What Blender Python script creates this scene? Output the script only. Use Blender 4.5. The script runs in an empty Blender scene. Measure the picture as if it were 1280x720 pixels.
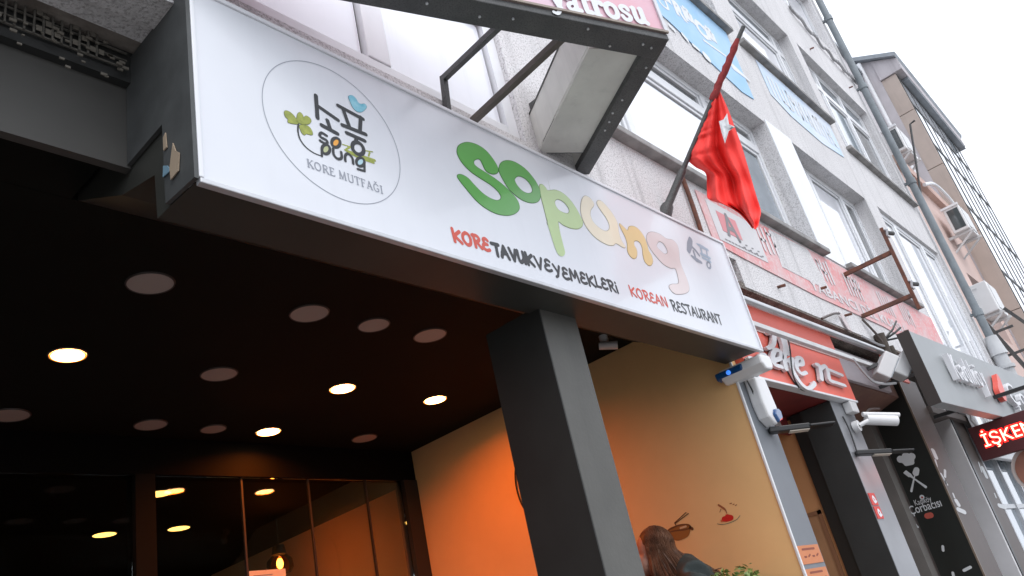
import bpy, bmesh, math, random
import numpy as np
from mathutils import Vector
random.seed(7); rng = np.random.default_rng(7)
scn = bpy.context.scene
COL = scn.collection
D = 1.8; EYE = 1.55

# ------------------------------------------------------------------ camera
AX = np.array([926, 264, 1008.]); AX /= np.linalg.norm(AX)
AZ = np.array([-500, -2098, 1008.]); AZ -= AX * (AX @ AZ); AZ /= np.linalg.norm(AZ)
AY = np.cross(AZ, AX)
ROT = np.array([AX, AY, AZ])                      # world axes seen in lens axes (right, down, forward)
cam = bpy.data.cameras.new('camera'); camo = bpy.data.objects.new('camera', cam); COL.objects.link(camo)
cam.sensor_width = 36; cam.lens = 36 * 1008 / 1280; cam.clip_start = 0.05; cam.clip_end = 2000
from mathutils import Matrix
m3 = Matrix([[ROT[i][0], -ROT[i][1], -ROT[i][2]] for i in range(3)])
camo.matrix_world = Matrix.Translation((0, 0, EYE)) @ m3.to_4x4()
scn.camera = camo

# ------------------------------------------------------------------ sky, sun, exposure
w = bpy.data.worlds.new('World'); scn.world = w; w.use_nodes = True
nt = w.node_tree; bg = nt.nodes['Background']
sky = nt.nodes.new('ShaderNodeTexSky'); sky.sky_type = 'NISHITA'; sky.sun_disc = False
SUN_EL, SUN_ROT = math.radians(58), math.radians(200)
sky.sun_elevation = SUN_EL; sky.sun_rotation = SUN_ROT; sky.air_density = 1.0; sky.dust_density = 4.0
hs = nt.nodes.new('ShaderNodeHueSaturation'); hs.inputs['Saturation'].default_value = 0.25
mx = nt.nodes.new('ShaderNodeMix'); mx.data_type = 'RGBA'; mx.inputs['Factor'].default_value = 0.72
mx.inputs['B'].default_value = (8.8, 9.3, 10.3, 1)
nt.links.new(sky.outputs['Color'], hs.inputs['Color']); nt.links.new(hs.outputs['Color'], mx.inputs['A'])
nt.links.new(mx.outputs['Result'], bg.inputs['Color']); bg.inputs['Strength'].default_value = 0.12
sd = bpy.data.lights.new('sun', 'SUN'); so = bpy.data.objects.new('sun', sd); COL.objects.link(so)
sd.energy = 0.5; sd.angle = math.radians(40); sd.color = (1, .97, .93)
sv = Vector((math.sin(SUN_ROT) * math.cos(SUN_EL), math.cos(SUN_ROT) * math.cos(SUN_EL), math.sin(SUN_EL)))
so.rotation_euler = sv.to_track_quat('Z', 'Y').to_euler(); so.location = sv * 60
vs = scn.view_settings; vs.view_transform = 'Standard'; vs.look = 'None'; vs.gamma = 1; vs.exposure = 0.72
scn.display_settings.display_device = 'sRGB'
try:
    scn.cycles.max_bounces = 8; scn.cycles.diffuse_bounces = 4; scn.cycles.glossy_bounces = 4
except Exception: pass

# ------------------------------------------------------------------ points from the survey of the photograph
def ray(px, py): return ROT @ np.array([px - 640, py - 360, 1008.])
def at(px, py, ax, val):
    d = ray(px, py); i = 'xyz'.index(ax); t = (val - (EYE if i == 2 else 0)) / d[i]
    p = d * t; p[2] += EYE; return p
class Plane:
    def __init__(s, o, u, v, n):
        s.o, s.u, s.v, s.n = (np.array(a, float) for a in (o, u, v, n))
    def uv(s, px, py):
        d = ray(px, py); e = np.array([0, 0, EYE]); t = ((s.o - e) @ s.n) / (d @ s.n); p = e + d * t - s.o
        return (float(p @ s.u) / float(s.u @ s.u), float(p @ s.v) / float(s.v @ s.v))
    def w(s, u, v, h=0.): return s.o + s.u * u + s.v * v + s.n * h
def front(y, x=0, z=0): return Plane((x, y, z), (1, 0, 0), (0, 0, 1), (0, -1, 0))
def side(x, y=0, z=0): return Plane((x, y, z), (0, -1, 0), (0, 0, 1), (-1, 0, 0))

# ------------------------------------------------------------------ materials
def lin(c): return tuple((x / 255 / 12.92 if x / 255 < .04045 else ((x / 255 + .055) / 1.055) ** 2.4) for x in c)
MATS = {}
def mat(name, col, rough=.6, metal=0, spec=.5, var=0., vscale=4., bump=0., bscale=60., col2=None, speck=None, streak=0., emit=None, estr=0., coat=0., alpha=None):
    if name in MATS: return MATS[name]
    m = bpy.data.materials.new(name); m.use_nodes = True; t = m.node_tree; N = t.nodes; L = t.links
    b = N['Principled BSDF']; MATS[name] = m
    c = (*col, 1)
    b.inputs['Base Color'].default_value = c; b.inputs['Roughness'].default_value = rough
    b.inputs['Metallic'].default_value = metal; b.inputs['Specular IOR Level'].default_value = spec
    b.inputs['Coat Weight'].default_value = coat; b.inputs['Coat Roughness'].default_value = .05
    tc = N.new('ShaderNodeTexCoord')
    cur = None
    def mixc(fac, a, bb):
        x = N.new('ShaderNodeMix'); x.data_type = 'RGBA'; L.new(fac, x.inputs['Factor'])
        for k, q in (('A', a), ('B', bb)):
            if isinstance(q, tuple): x.inputs[k].default_value = q
            else: L.new(q, x.inputs[k])
        return x.outputs['Result']
    def noise(scale, detail=4, rgh=.6, mapping=None):
        n = N.new('ShaderNodeTexNoise'); n.inputs['Scale'].default_value = scale; n.inputs['Detail'].default_value = detail; n.inputs['Roughness'].default_value = rgh
        if mapping:
            mp = N.new('ShaderNodeMapping'); mp.inputs['Scale'].default_value = mapping; L.new(tc.outputs['Object'], mp.inputs['Vector']); L.new(mp.outputs['Vector'], n.inputs['Vector'])
        else: L.new(tc.outputs['Object'], n.inputs['Vector'])
        return n.outputs['Fac']
    def ramp(fac, lo, hi):
        r = N.new('ShaderNodeMapRange'); r.inputs['From Min'].default_value = lo; r.inputs['From Max'].default_value = hi; L.new(fac, r.inputs['Value']); return r.outputs['Result']
    if col2 is not None: c2 = (*col2, 1)
    else: c2 = tuple(x * (1 - var) for x in col) + (1,)
    if var or col2 is not None: cur = mixc(ramp(noise(vscale), .35, .68), c, c2)
    if speck:
        sc, sp = speck; cur = mixc(ramp(noise(sc, 3, .7), .5, .62), cur if cur is not None else c, (*sp, 1))
    if streak:
        f = ramp(noise(1.0, 5, .7, (7, 7, .45)), .52, .75)
        mu = N.new('ShaderNodeMath'); mu.operation = 'MULTIPLY'; mu.inputs[1].default_value = streak; L.new(f, mu.inputs[0])
        cur = mixc(mu.outputs[0], cur if cur is not None else c, tuple(x * .35 for x in col) + (1,))
    if cur is not None: L.new(cur, b.inputs['Base Color'])
    if bump:
        bp = N.new('ShaderNodeBump'); bp.inputs['Strength'].default_value = bump; bp.inputs['Distance'].default_value = .01
        L.new(noise(bscale, 3), bp.inputs['Height']); L.new(bp.outputs['Normal'], b.inputs['Normal'])
    if emit is not None:
        b.inputs['Emission Color'].default_value = (*emit, 1); b.inputs['Emission Strength'].default_value = estr
    return m
def glassmat(name, tint=(.9, .95, .95), refl=.1, rough=.02):
    if name in MATS: return MATS[name]
    m = bpy.data.materials.new(name); m.use_nodes = True; t = m.node_tree; t.nodes.clear(); MATS[name] = m
    o = t.nodes.new('ShaderNodeOutputMaterial'); tr = t.nodes.new('ShaderNodeBsdfTransparent'); gl = t.nodes.new('ShaderNodeBsdfGlossy')
    tr.inputs['Color'].default_value = (*tint, 1); gl.inputs['Roughness'].default_value = rough
    fr = t.nodes.new('ShaderNodeFresnel'); fr.inputs['IOR'].default_value = 1.45
    mxs = t.nodes.new('ShaderNodeMixShader'); t.links.new(fr.outputs[0], mxs.inputs[0]); t.links.new(tr.outputs[0], mxs.inputs[1]); t.links.new(gl.outputs[0], mxs.inputs[2])
    t.links.new(mxs.outputs[0], o.inputs[0]); return m

M_STIP = mat('stippled render', (.80, .785, .79), .95, var=.12, vscale=1.3, speck=(85., (.46, .445, .445)), bump=.9, bscale=95, streak=.5)
M_STIP2 = mat('aged smooth render', (.62, .60, .615), .9, var=.16, vscale=1.1, speck=(60., (.47, .455, .46)), bump=.25, bscale=50, streak=.3)
M_CONC = mat('grimy concrete', (.30, .27, .24), .9, col2=(.12, .10, .085), vscale=5, bump=.6, bscale=40)
M_SOFF = mat('stained soffit', (.22, .18, .155), .95, col2=(.07, .055, .045), vscale=3.5, speck=(90., (.32, .29, .26)), bump=.8, bscale=90)
M_SILL = mat('weathered sill', (.34, .33, .32), .7, var=.45, vscale=6, bump=.2)
M_WHITE = mat('white acrylic sign face', (.73, .75, .795), .28, spec=.4, var=.05, vscale=1.6, streak=.05, coat=.25)
M_ALU = mat('sign aluminium trim', (.62, .63, .65), .4, metal=.4, var=.15, vscale=8)
M_PVC = mat('white window frame', (.80, .81, .83), .35, var=.07, vscale=3)
M_PVCG = mat('greyed window frame', (.56, .57, .58), .4, var=.15, vscale=3)
M_GASK = mat('dark rubber gasket', (.03, .03, .035), .6)
M_PANE = mat('sky white filmed glass', (.90, .92, .97), .05, spec=.8, var=.14, vscale=.9, coat=.4, streak=.16)  # white base holds the reflected sky as well as film and curtain folds
M_PANEB = mat('blue grey glass', (.30, .36, .41), .05, spec=.8, var=.35, vscale=1.0, coat=.6)
M_PANED = mat('dark glass', (.09, .105, .11), .04, spec=.8, var=.3, vscale=1.2, coat=.6)
M_CHAR = mat('charcoal panel', (.030, .031, .030), .65, var=.25, vscale=2.5, bump=.05)
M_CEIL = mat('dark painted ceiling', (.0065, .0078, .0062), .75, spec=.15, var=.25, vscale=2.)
M_BEAM = mat('dark brown soffit board', (.045, .046, .040), .5, var=.25, vscale=3.)
M_COL = mat('grey painted column', (.104, .102, .092), .6, var=.16, vscale=4., bump=.12, streak=.25)
M_YEL = mat('ochre emulsion wall', (.87, .57, .26), .8, var=.08, vscale=1.6, bump=.06, bscale=120)
M_RUST = mat('rusty iron', (.20, .075, .045), .8, col2=(.09, .05, .04), vscale=18, bump=.3)
M_DKMET = mat('dark grimy steel', (.062, .064, .064), .55, col2=(.10, .10, .098), vscale=7, bump=.15, bscale=30, speck=(140., (.045, .045, .045)))
M_SHEET = mat('dusty sheet metal', (.76, .75, .70), .6, col2=(.60, .59, .55), vscale=2.2, bump=.05, streak=.25)
M_LGREY = mat('light grey plastic', (.66, .66, .66), .4, var=.06)
M_WPLA = mat('white plastic', (.78, .78, .78), .35, var=.05)
M_BLUE = mat('blue lens', (.01, .075, .22), .12, spec=.7, coat=.6)
M_BLACK = mat('black plastic', (.018, .018, .018), .35)
M_PIPE = mat('grey drain pipe', (.22, .25, .27), .5, var=.25, vscale=5)
M_GRSIGN = mat('grey sign panel', (.30, .315, .32), .45, var=.1, vscale=2)
M_GPIL = mat('grey metal cladding', (.30, .305, .32), .35, metal=.3, var=.15, vscale=2)
M_BROWN = mat('brown cladding', (.115, .092, .083), .5, var=.15, vscale=3)
M_BLKP = mat('black board', (.014, .018, .016), .4, var=.2, vscale=3)
M_REDS = mat('red sign panel', (.86, .15, .10), .45, var=.1, vscale=2.5)
M_REDD = mat('dark red paint', (.20, .02, .018), .6, var=.3, vscale=3)
M_ORW = mat('orange interior wall', (.62, .30, .13), .8, var=.1, vscale=2)
M_PRINTW = mat('white print', (.74, .76, .78), .5)
M_PAPER = mat('paper', (.72, .70, .66), .8)
M_ASPH = mat('asphalt', (.05, .05, .052), .55, var=.3, vscale=1.5, bump=.4, bscale=80)
M_PAVE = mat('paving', (.33, .32, .31), .7, var=.25, vscale=2, bump=.2)
M_SALM = mat('salmon render', (.66, .50, .45), .9, var=.1, vscale=1.2, streak=.25)
M_BEIGE = mat('beige cladding panel', (.50, .42, .37), .7, var=.12, vscale=1.6, streak=.3)
M_LILAC = mat('pale lilac render', (.56, .53, .55), .9, var=.2, vscale=1.4, streak=.35, bump=.1)
M_ROOF = mat('grey roof sheet', (.30, .33, .36), .5, var=.3, vscale=3)

# ------------------------------------------------------------------ mesh builder
class MB:
    def __init__(s): s.v = []; s.f = []
    def add(s, vs_, fs):
        k = len(s.v); s.v += [tuple(float(c) for c in p) for p in vs_]; s.f += [tuple(i + k for i in f) for f in fs]; return s
    def quad(s, a, b, c, d): return s.add([a, b, c, d], [(0, 1, 2, 3)])
    def box(s, x0, x1, y0, y1, z0, z1):
        return s.add([(x0, y0, z0), (x1, y0, z0), (x1, y1, z0), (x0, y1, z0), (x0, y0, z1), (x1, y0, z1), (x1, y1, z1), (x0, y1, z1)],
                     [(3, 2, 1, 0), (4, 5, 6, 7), (0, 1, 5, 4), (1, 2, 6, 5), (2, 3, 7, 6), (3, 0, 4, 7)])
    def prism(s, poly, fn, a, b):
        n = len(poly); vs_ = [fn(p, a) for p in poly] + [fn(p, b) for p in poly]
        return s.add(vs_, [tuple(range(n))[::-1], tuple(range(n, 2 * n))] + [(i, (i + 1) % n, n + (i + 1) % n, n + i) for i in range(n)])
    def beam(s, p, q, wd, ht, up=(0, 0, 1)):
        p, q = np.array(p, float), np.array(q, float); d = q - p; d /= np.linalg.norm(d); up = np.array(up, float)
        sx = np.cross(d, up); sx /= np.linalg.norm(sx); uz = np.cross(sx, d)
        c = [p + sx * a * wd / 2 + uz * b * ht / 2 for a, b in ((-1, -1), (1, -1), (1, 1), (-1, 1))]
        return s.add(c + [x + (q - p) for x in c], [(3, 2, 1, 0), (4, 5, 6, 7), (0, 1, 5, 4), (1, 2, 6, 5), (2, 3, 7, 6), (3, 0, 4, 7)])
    def tube(s, pts, r, n=8, cap=True):
        pts = [np.array(p, float) for p in pts]; k = len(pts); rs = r if hasattr(r, '__len__') else [r] * k
        vs_ = []; pn = None
        for i, p in enumerate(pts):
            d = pts[min(i + 1, k - 1)] - pts[max(i - 1, 0)]; d /= np.linalg.norm(d) + 1e-12
            if pn is None:
                a = np.array([0, 0, 1.]) if abs(d[2]) < .9 else np.array([1., 0, 0])
                pn = np.cross(d, a)
            pn = pn - d * (pn @ d); pn /= np.linalg.norm(pn) + 1e-12; bn = np.cross(d, pn)
            for j in range(n):
                an = 2 * math.pi * j / n; vs_.append(p + rs[i] * (math.cos(an) * pn + math.sin(an) * bn))
        fs = [(i * n + j, i * n + (j + 1) % n, (i + 1) * n + (j + 1) % n, (i + 1) * n + j) for i in range(k - 1) for j in range(n)]
        if cap: fs += [tuple(range(n))[::-1], tuple(range((k - 1) * n, k * n))]
        return s.add(vs_, fs)
    def ell(s, c, r, nu=16, nv=10, fn=None):
        vs_ = []; c = np.array(c, float)
        for i in range(nv + 1):
            th = math.pi * i / nv
            for j in range(nu):
                ph = 2 * math.pi * j / nu
                p = np.array([math.sin(th) * math.cos(ph), math.sin(th) * math.sin(ph), math.cos(th)])
                if fn: p = fn(p)
                vs_.append(c + p * np.array(r))
        return s.add(vs_, [(i * nu + j, (i + 1) * nu + j, (i + 1) * nu + (j + 1) % nu, i * nu + (j + 1) % nu) for i in range(nv) for j in range(nu)])
    def wall(s, x0, x1, z0, z1, ops, yf, yb):
        xs = sorted({x0, x1} | {min(max(a, x0), x1) for o in ops for a in o[:2]}); zs = sorted({z0, z1} | {min(max(a, z0), z1) for o in ops for a in o[2:4]})
        for xa, xb in zip(xs, xs[1:]):
            for za, zb in zip(zs, zs[1:]):
                xm, zm = (xa + xb) / 2, (za + zb) / 2
                if any(o[0] < xm < o[1] and o[2] < zm < o[3] for o in ops): continue
                s.quad((xa, yf, za), (xb, yf, za), (xb, yf, zb), (xa, yf, zb)); s.quad((xa, yb, zb), (xb, yb, zb), (xb, yb, za), (xa, yb, za))
        for o in ops + [(x0, x1, z0, z1)]:
            a, b, c, d = o[:4]
            s.quad((a, yf, c), (a, yb, c), (b, yb, c), (b, yf, c)); s.quad((a, yf, d), (b, yf, d), (b, yb, d), (a, yb, d))
            s.quad((a, yf, c), (a, yf, d), (a, yb, d), (a, yb, c)); s.quad((b, yf, c), (b, yb, c), (b, yb, d), (b, yf, d))
        return s
    def build(s, name, m, parent=None, bev=0, smooth=None, weld=True):
        off = Vector((0, 0, 0)); q = parent
        while q is not None: off += q.location; q = q.parent
        me = bpy.data.meshes.new(name); me.from_pydata([(a - off.x, b - off.y, c - off.z) for a, b, c in s.v], [], s.f)
        bm = bmesh.new(); bm.from_mesh(me)
        if weld: bmesh.ops.remove_doubles(bm, verts=bm.verts, dist=1e-5)
        bmesh.ops.recalc_face_normals(bm, faces=bm.faces)
        if bev:
            es = [e for e in bm.edges if len(e.link_faces) == 2 and e.calc_face_angle(0) > .8]
            bmesh.ops.bevel(bm, geom=es, offset=bev, segments=2, affect='EDGES', profile=.5, clamp_overlap=True)
        bm.to_mesh(me); bm.free()
        if smooth:
            me.shade_smooth(); me.set_sharp_from_angle(angle=smooth)
        for mm in (m if isinstance(m, (list, tuple)) else [m]): me.materials.append(mm)
        o = bpy.data.objects.new(name, me); COL.objects.link(o)
        if parent is not None: o.parent = parent
        return o
def thing(name, label, cat, loc=(0, 0, 0), group=None):
    o = bpy.data.objects.new(name, None); COL.objects.link(o); o.location = loc; o.empty_display_size = .1
    tag(o, label, cat, group); bpy.context.view_layer.update; return o
def tag(o, label=None, cat=None, group=None, kind=None):
    for k, v in (('label', label), ('category', cat), ('group', group), ('kind', kind)):
        if v: o[k] = v
    return o
def fx(p, a): return (a, p[0], p[1])       # profile in (y,z), swept along x
def fy(p, a): return (p[0], a, p[1])       # profile in (x,z), swept along y
def fz(p, a): return (p[0], p[1], a)

# ------------------------------------------------------------------ flat print and raised letters
def stroke_mesh(pl, strokes, res, h=0., depth=0., mb=None):
    """union of round strokes [(points uv, radius)], as polygons on a plane; depth gives raised letters"""
    mb = mb or MB()
    P_ = np.array([p for st in strokes for p in st[0]]); rmax = max(np.max(st[1]) for st in strokes)
    u0, v0 = P_.min(0) - rmax - 2 * res; u1, v1 = P_.max(0) + rmax + 2 * res
    nu, nv = int((u1 - u0) / res) + 2, int((v1 - v0) / res) + 2
    U, V = np.meshgrid(u0 + np.arange(nu) * res, v0 + np.arange(nv) * res, indexing='ij'); S = np.full(U.shape, 9.)
    for pts, r in strokes:
        pts = [np.array(p, float) for p in pts]; rs = r if hasattr(r, '__len__') else [r] * len(pts)
        if len(pts) == 1: pts = pts * 2; rs = list(rs) * 2
        for a, b, ra, rb in zip(pts, pts[1:], rs, rs[1:]):
            i0 = max(0, int((min(a[0], b[0]) - rmax - u0) / res) - 2); i1 = int((max(a[0], b[0]) + rmax - u0) / res) + 3
            j0 = max(0, int((min(a[1], b[1]) - rmax - v0) / res) - 2); j1 = int((max(a[1], b[1]) + rmax - v0) / res) + 3
            u, v = U[i0:i1, j0:j1], V[i0:i1, j0:j1]; d = b - a; L2 = d @ d + 1e-12
            t = np.clip(((u - a[0]) * d[0] + (v - a[1]) * d[1]) / L2, 0, 1)
            S[i0:i1, j0:j1] = np.minimum(S[i0:i1, j0:j1], np.hypot(u - a[0] - t * d[0], v - a[1] - t * d[1]) - (ra + (rb - ra) * t))
    I = S < 0
    full = I[:-1, :-1] & I[1:, :-1] & I[1:, 1:] & I[:-1, 1:]; anyi = I[:-1, :-1] | I[1:, :-1] | I[1:, 1:] | I[:-1, 1:]
    def put(poly): mb.add([pl.w(a, b, h + depth) for a, b in poly], [tuple(range(len(poly)))])
    for j in range(nv - 1):
        i = 0; row = full[:, j]
        while i < nu - 1:
            if row[i]:
                k = i
                while k < nu - 1 and row[k]: k += 1
                ua, ub, va, vb = u0 + i * res, u0 + k * res, v0 + j * res, v0 + (j + 1) * res
                put([(ua, va), (ub, va), (ub, vb), (ua, vb)]); i = k
            else: i += 1
    for i, j in zip(*np.nonzero(anyi & ~full)):
        cs = [(i, j), (i + 1, j), (i + 1, j + 1), (i, j + 1)]; poly = []; cr = []
        for a, b in zip(cs, cs[1:] + cs[:1]):
            sa, sb = S[a], S[b]; pa = (u0 + a[0] * res, v0 + a[1] * res); pb = (u0 + b[0] * res, v0 + b[1] * res)
            if sa < 0: poly.append(pa)
            if (sa < 0) != (sb < 0):
                t = sa / (sa - sb); q = (pa[0] + (pb[0] - pa[0]) * t, pa[1] + (pb[1] - pa[1]) * t); poly.append(q); cr.append(q)
        if len(poly) >= 3: put(poly)
        if depth and len(cr) == 2: mb.quad(pl.w(*cr[0], h), pl.w(*cr[1], h), pl.w(*cr[1], h + depth), pl.w(*cr[0], h + depth))
    return mb
def spline(pts, closed=False, n=6):
    P_ = [np.array(p, float) for p in pts]; k = len(P_); out = []
    for i in range(k if closed else k - 1):
        g = (lambda j: P_[j % k]) if closed else (lambda j: P_[min(max(j, 0), k - 1)])
        a, b, c, d = g(i - 1), g(i), g(i + 1), g(i + 2)
        for q in range(n):
            t = q / n; out.append(.5 * (2 * b + (c - a) * t + (2 * a - 5 * b + 4 * c - d) * t * t + (3 * b - a - 3 * c + d) * t ** 3))
    if not closed: out.append(P_[-1])
    return [tuple(p) for p in out]
def curve_to_mb(cu, pl, h, mb, fu=lambda x, y: (x, y)):
    o = bpy.data.objects.new('tmp', cu); me = o.to_mesh(); e = getattr(cu, 'extrude', 0)
    mb.add([pl.w(*fu(v.co.x, v.co.y), h + v.co.z + e) for v in me.vertices], [tuple(p.vertices) for p in me.polygons])
    o.to_mesh_clear(); bpy.data.objects.remove(o); bpy.data.curves.remove(cu); return mb
def fill_mesh(pl, loops, h, grow=0., depth=0., mb=None):
    """filled outline with holes, loops in plane uv"""
    mb = mb or MB(); cu = bpy.data.curves.new('tmp', 'CURVE'); cu.dimensions = '2D'; cu.fill_mode = 'BOTH' if depth else 'FRONT'
    if not depth:
        cu.fill_mode = 'BACK'
    for lp in loops:
        sp = cu.splines.new('POLY'); sp.points.add(len(lp) - 1)
        for q, (a, b) in zip(sp.points, lp): q.co = (a, b, 0, 1)
        sp.use_cyclic_u = True
    cu.extrude = depth / 2; cu.offset = grow
    return curve_to_mb(cu, pl, h, mb)
def font_mesh(pl, body, u0, v0, wd, ht, h, depth=0., bold=0., skew=0., mb=None, track=1.):
    """built-in font, fitted to width wd and capital height ht, baseline start at (u0, v0)"""
    mb = mb or MB(); cu = bpy.data.curves.new('tmp', 'FONT'); cu.body = body; cu.size = 1; cu.offset = bold; cu.extrude = depth / 2; cu.space_character = track
    cu.resolution_u = 3
    o = bpy.data.objects.new('tmp', cu); me = o.to_mesh(); xs = [v.co.x for v in me.vertices]; a, b = min(xs), max(xs); o.to_mesh_clear(); bpy.data.objects.remove(o)
    k = wd / (b - a); kv = ht / .73
    return curve_to_mb(cu, pl, h, mb, lambda x, y: (u0 + (x - a) * k + skew * y * kv, v0 + y * kv))
# hand lettered capitals on a unit box: strokes
HAND = {
 'K': (.62, [[(.06, 1), (.1, 0)], [(.58, .92), (.14, .48), (.62, .02)]]), 'O': (.7, [[(.34, .98), (.1, .75), (.06, .35), (.3, .02), (.56, .15), (.64, .6), (.5, .92), (.3, .95)]]),
 'R': (.62, [[(.12, .98), (.16, 0)], [(.02, .92), (.36, .98), (.54, .78), (.4, .52), (.16, .48)], [(.26, .5), (.62, .02)]]),
 'E': (.56, [[(.5, .86), (.34, .98), (.16, .86), (.2, .6), (.42, .52)], [(.3, .53), (.08, .4), (.08, .14), (.3, .02), (.54, .12)]]),
 'T': (.56, [[(.0, .94), (.56, .98)], [(.36, .96), (.34, 0)]]), 'A': (.66, [[(.02, .02), (.32, .98), (.62, 0)], [(.1, .36), (.52, .4)]]),
 'V': (.56, [[(.02, .98), (.28, .02), (.54, .96)]]), 'U': (.62, [[(.06, .98), (.06, .3), (.2, .02), (.5, .4), (.52, .98)], [(.52, .9), (.56, .02)]]),
 'Y': (.56, [[(.04, 1), (.3, .45)], [(.54, .98), (.26, .1), (.1, -.04)]]), 'M': (.8, [[(.06, 0), (.14, .98), (.4, .3), (.62, .96), (.74, 0)]]),
 'L': (.46, [[(.1, .98), (.08, .06), (.44, .04)]]), 'i': (.24, [[(.1, .62), (.12, 0)], [(.1, .92), (.11, .93)]]),
 'N': (.66, [[(.06, 0), (.08, .98), (.56, .02), (.58, .98)]]), 'S': (.54, [[(.48, .88), (.26, .98), (.08, .78), (.3, .52), (.48, .28), (.3, .02), (.04, .12)]]), ' ': (.4, [])}
SERIF = {
 'K': (.72, [([(.12, 0), (.12, 1)], 1), ([(.64, 1), (.13, .45)], .55), ([(.28, .55), (.68, 0)], 1), ([(.0, 0), (.24, 0)], .5), ([(.0, 1), (.24, 1)], .5), ([(.52, 0), (.78, 0)], .5), ([(.5, 1), (.74, 1)], .5)]),
 'O': (.86, [([(.4, 1), (.16, .88), (.05, .5), (.16, .12), (.4, 0), (.64, .12), (.76, .5), (.64, .88), (.4, 1)], .9)]),
 'R': (.74, [([(.12, 0), (.12, 1)], 1), ([(.12, 1), (.4, 1), (.56, .88), (.56, .66), (.4, .54), (.12, .52)], .7), ([(.34, .52), (.68, 0)], 1), ([(.0, 0), (.24, 0)], .5), ([(.6, 0), (.76, 0)], .5)]),
 'E': (.64, [([(.12, 0), (.12, 1)], 1), ([(.0, 1), (.54, 1), (.54, .86)], .6), ([(.12, .53), (.42, .53)], .6), ([(.0, 0), (.58, 0), (.6, .16)], .6)]),
 'M': (.98, [([(.12, 0), (.16, 1)], .6), ([(.16, 1), (.46, .05)], 1), ([(.46, .05), (.78, 1)], .6), ([(.78, 1), (.82, 0)], 1), ([(.0, 0), (.24, 0)], .5), ([(.7, 0), (.94, 0)], .5)]),
 'U': (.8, [([(.12, 1), (.12, .25), (.24, .03), (.42, 0), (.58, .05), (.66, .25), (.66, 1)], .8), ([(.0, 1), (.24, 1)], .5), ([(.56, 1), (.76, 1)], .5)]),
 'T': (.68, [([(.32, 0), (.32, 1)], 1), ([(.02, .84), (.04, 1), (.6, 1), (.62, .84)], .6), ([(.2, 0), (.44, 0)], .5)]),
 'F': (.6, [([(.12, 0), (.12, 1)], 1), ([(.0, 1), (.54, 1), (.54, .86)], .6), ([(.12, .53), (.42, .53)], .6), ([(.0, 0), (.26, 0)], .5)]),
 'A': (.76, [([(.06, 0), (.36, 1)], .6), ([(.36, 1), (.66, 0)], 1), ([(.16, .34), (.56, .34)], .5), ([(-.02, 0), (.16, 0)], .5), ([(.54, 0), (.76, 0)], .5)]),
 'Ğ': (.82, [([(.66, .84), (.5, .98), (.36, 1), (.14, .86), (.05, .5), (.14, .14), (.36, 0), (.54, .03), (.66, .14), (.66, .42), (.5, .42)], .8), ([(.24, 1.3), (.38, 1.16), (.52, 1.3)], .6)]),
 'I': (.36, [([(.14, 0), (.14, 1)], 1), ([(.0, 0), (.28, 0)], .5), ([(.0, 1), (.28, 1)], .5)]), ' ': (.4, []),
 'y': (.62, [([(.1, 1), (.34, .05)], 1.3), ([(.56, 1), (.3, -.1), (.14, -.42), (-.02, -.38)], .8), ([(-.02, 1), (.24, 1)], .5), ([(.44, 1), (.64, 1)], .5)]),
 'a': (.66, [([(.08, .8), (.2, 1), (.38, .97), (.46, .78), (.46, .12), (.56, .02), (.64, .08)], 1.1), ([(.46, .58), (.18, .46), (.08, .25), (.16, .04), (.32, .06), (.46, .26)], .9)]),
 't': (.46, [([(.2, 1.35), (.2, .2), (.28, .02), (.42, .08)], 1.2), ([(.02, 1), (.4, 1)], .7)]),
 'r': (.54, [([(.16, 0), (.16, 1)], 1.3), ([(.16, .6), (.28, .92), (.46, .96)], .9), ([(.46, .92), (.48, .84)], 1.3), ([(.0, 0), (.32, 0)], .5), ([(.02, 1), (.16, 1)], .5)]),
 'o': (.68, [([(.32, 1), (.12, .85), (.06, .5), (.12, .15), (.32, 0), (.52, .15), (.58, .5), (.52, .85), (.32, 1)], 1.15)]),
 's': (.54, [([(.44, .78), (.4, .96), (.22, 1), (.08, .85), (.14, .64), (.36, .44), (.46, .24), (.34, .02), (.14, .02), (.06, .24)], 1.0)]),
 'u': (.72, [([(.14, 1), (.14, .25), (.24, .02), (.4, .06), (.52, .3)], 1.2), ([(.52, 1), (.52, .1), (.64, .0)], 1.3), ([(.0, 1), (.14, 1)], .5), ([(.4, 1), (.52, 1)], .5)])}
def hand_text(pl, body, u0, v0, u1, ht, th, h, table=HAND, mb=None, jit=0., res=None, smooth=True, gap=.1, slope=0.):
    wsum = sum(table[c][0] + gap for c in body) - gap; k = (u1 - u0) / wsum; x = 0; st = []
    for c in body:
        wd, strokes = table[c]; dv = random.uniform(-jit, jit) * ht
        for s_ in strokes:
            pts, wt = (s_ if isinstance(s_, tuple) else (s_, 1))
            if smooth and len(pts) > 3: pts = spline(pts, n=4)
            st.append(([(u0 + (x + a) * k, v0 + b * ht + dv + slope * (x + a) * k) for a, b in pts], th * wt))
        x += wd + gap
    return stroke_mesh(pl, st, res or max(th * .45, .0012), h, 0, mb)

# ================================================================== ground
def structure(name, mb, m): return tag(mb.build(name, m), kind='structure')
g = MB(); g.quad((-400, -400, -.14), (400, -400, -.14), (400, 400, -.14), (-400, 400, -.14)); structure('ground', g, M_PAVE)
g = MB(); g.box(-60, 80, -9.5, -1.6, -.3, -.12); structure('road', g, M_ASPH)
g = MB(); g.box(-60, 80, -1.45, 10, -.3, 0); structure('pavement', g, M_PAVE)
g = MB()
for i in range(46): g.box(-20 + i * 1.2, -20 + i * 1.2 + 1.19, -1.6, -1.45, -.3, .012)
structure('kerb', g, M_CONC)
g = MB(); g.box(-60, 80, -13.5, -9.5, -.3, 0); structure('far_pavement', g, M_PAVE)

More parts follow.
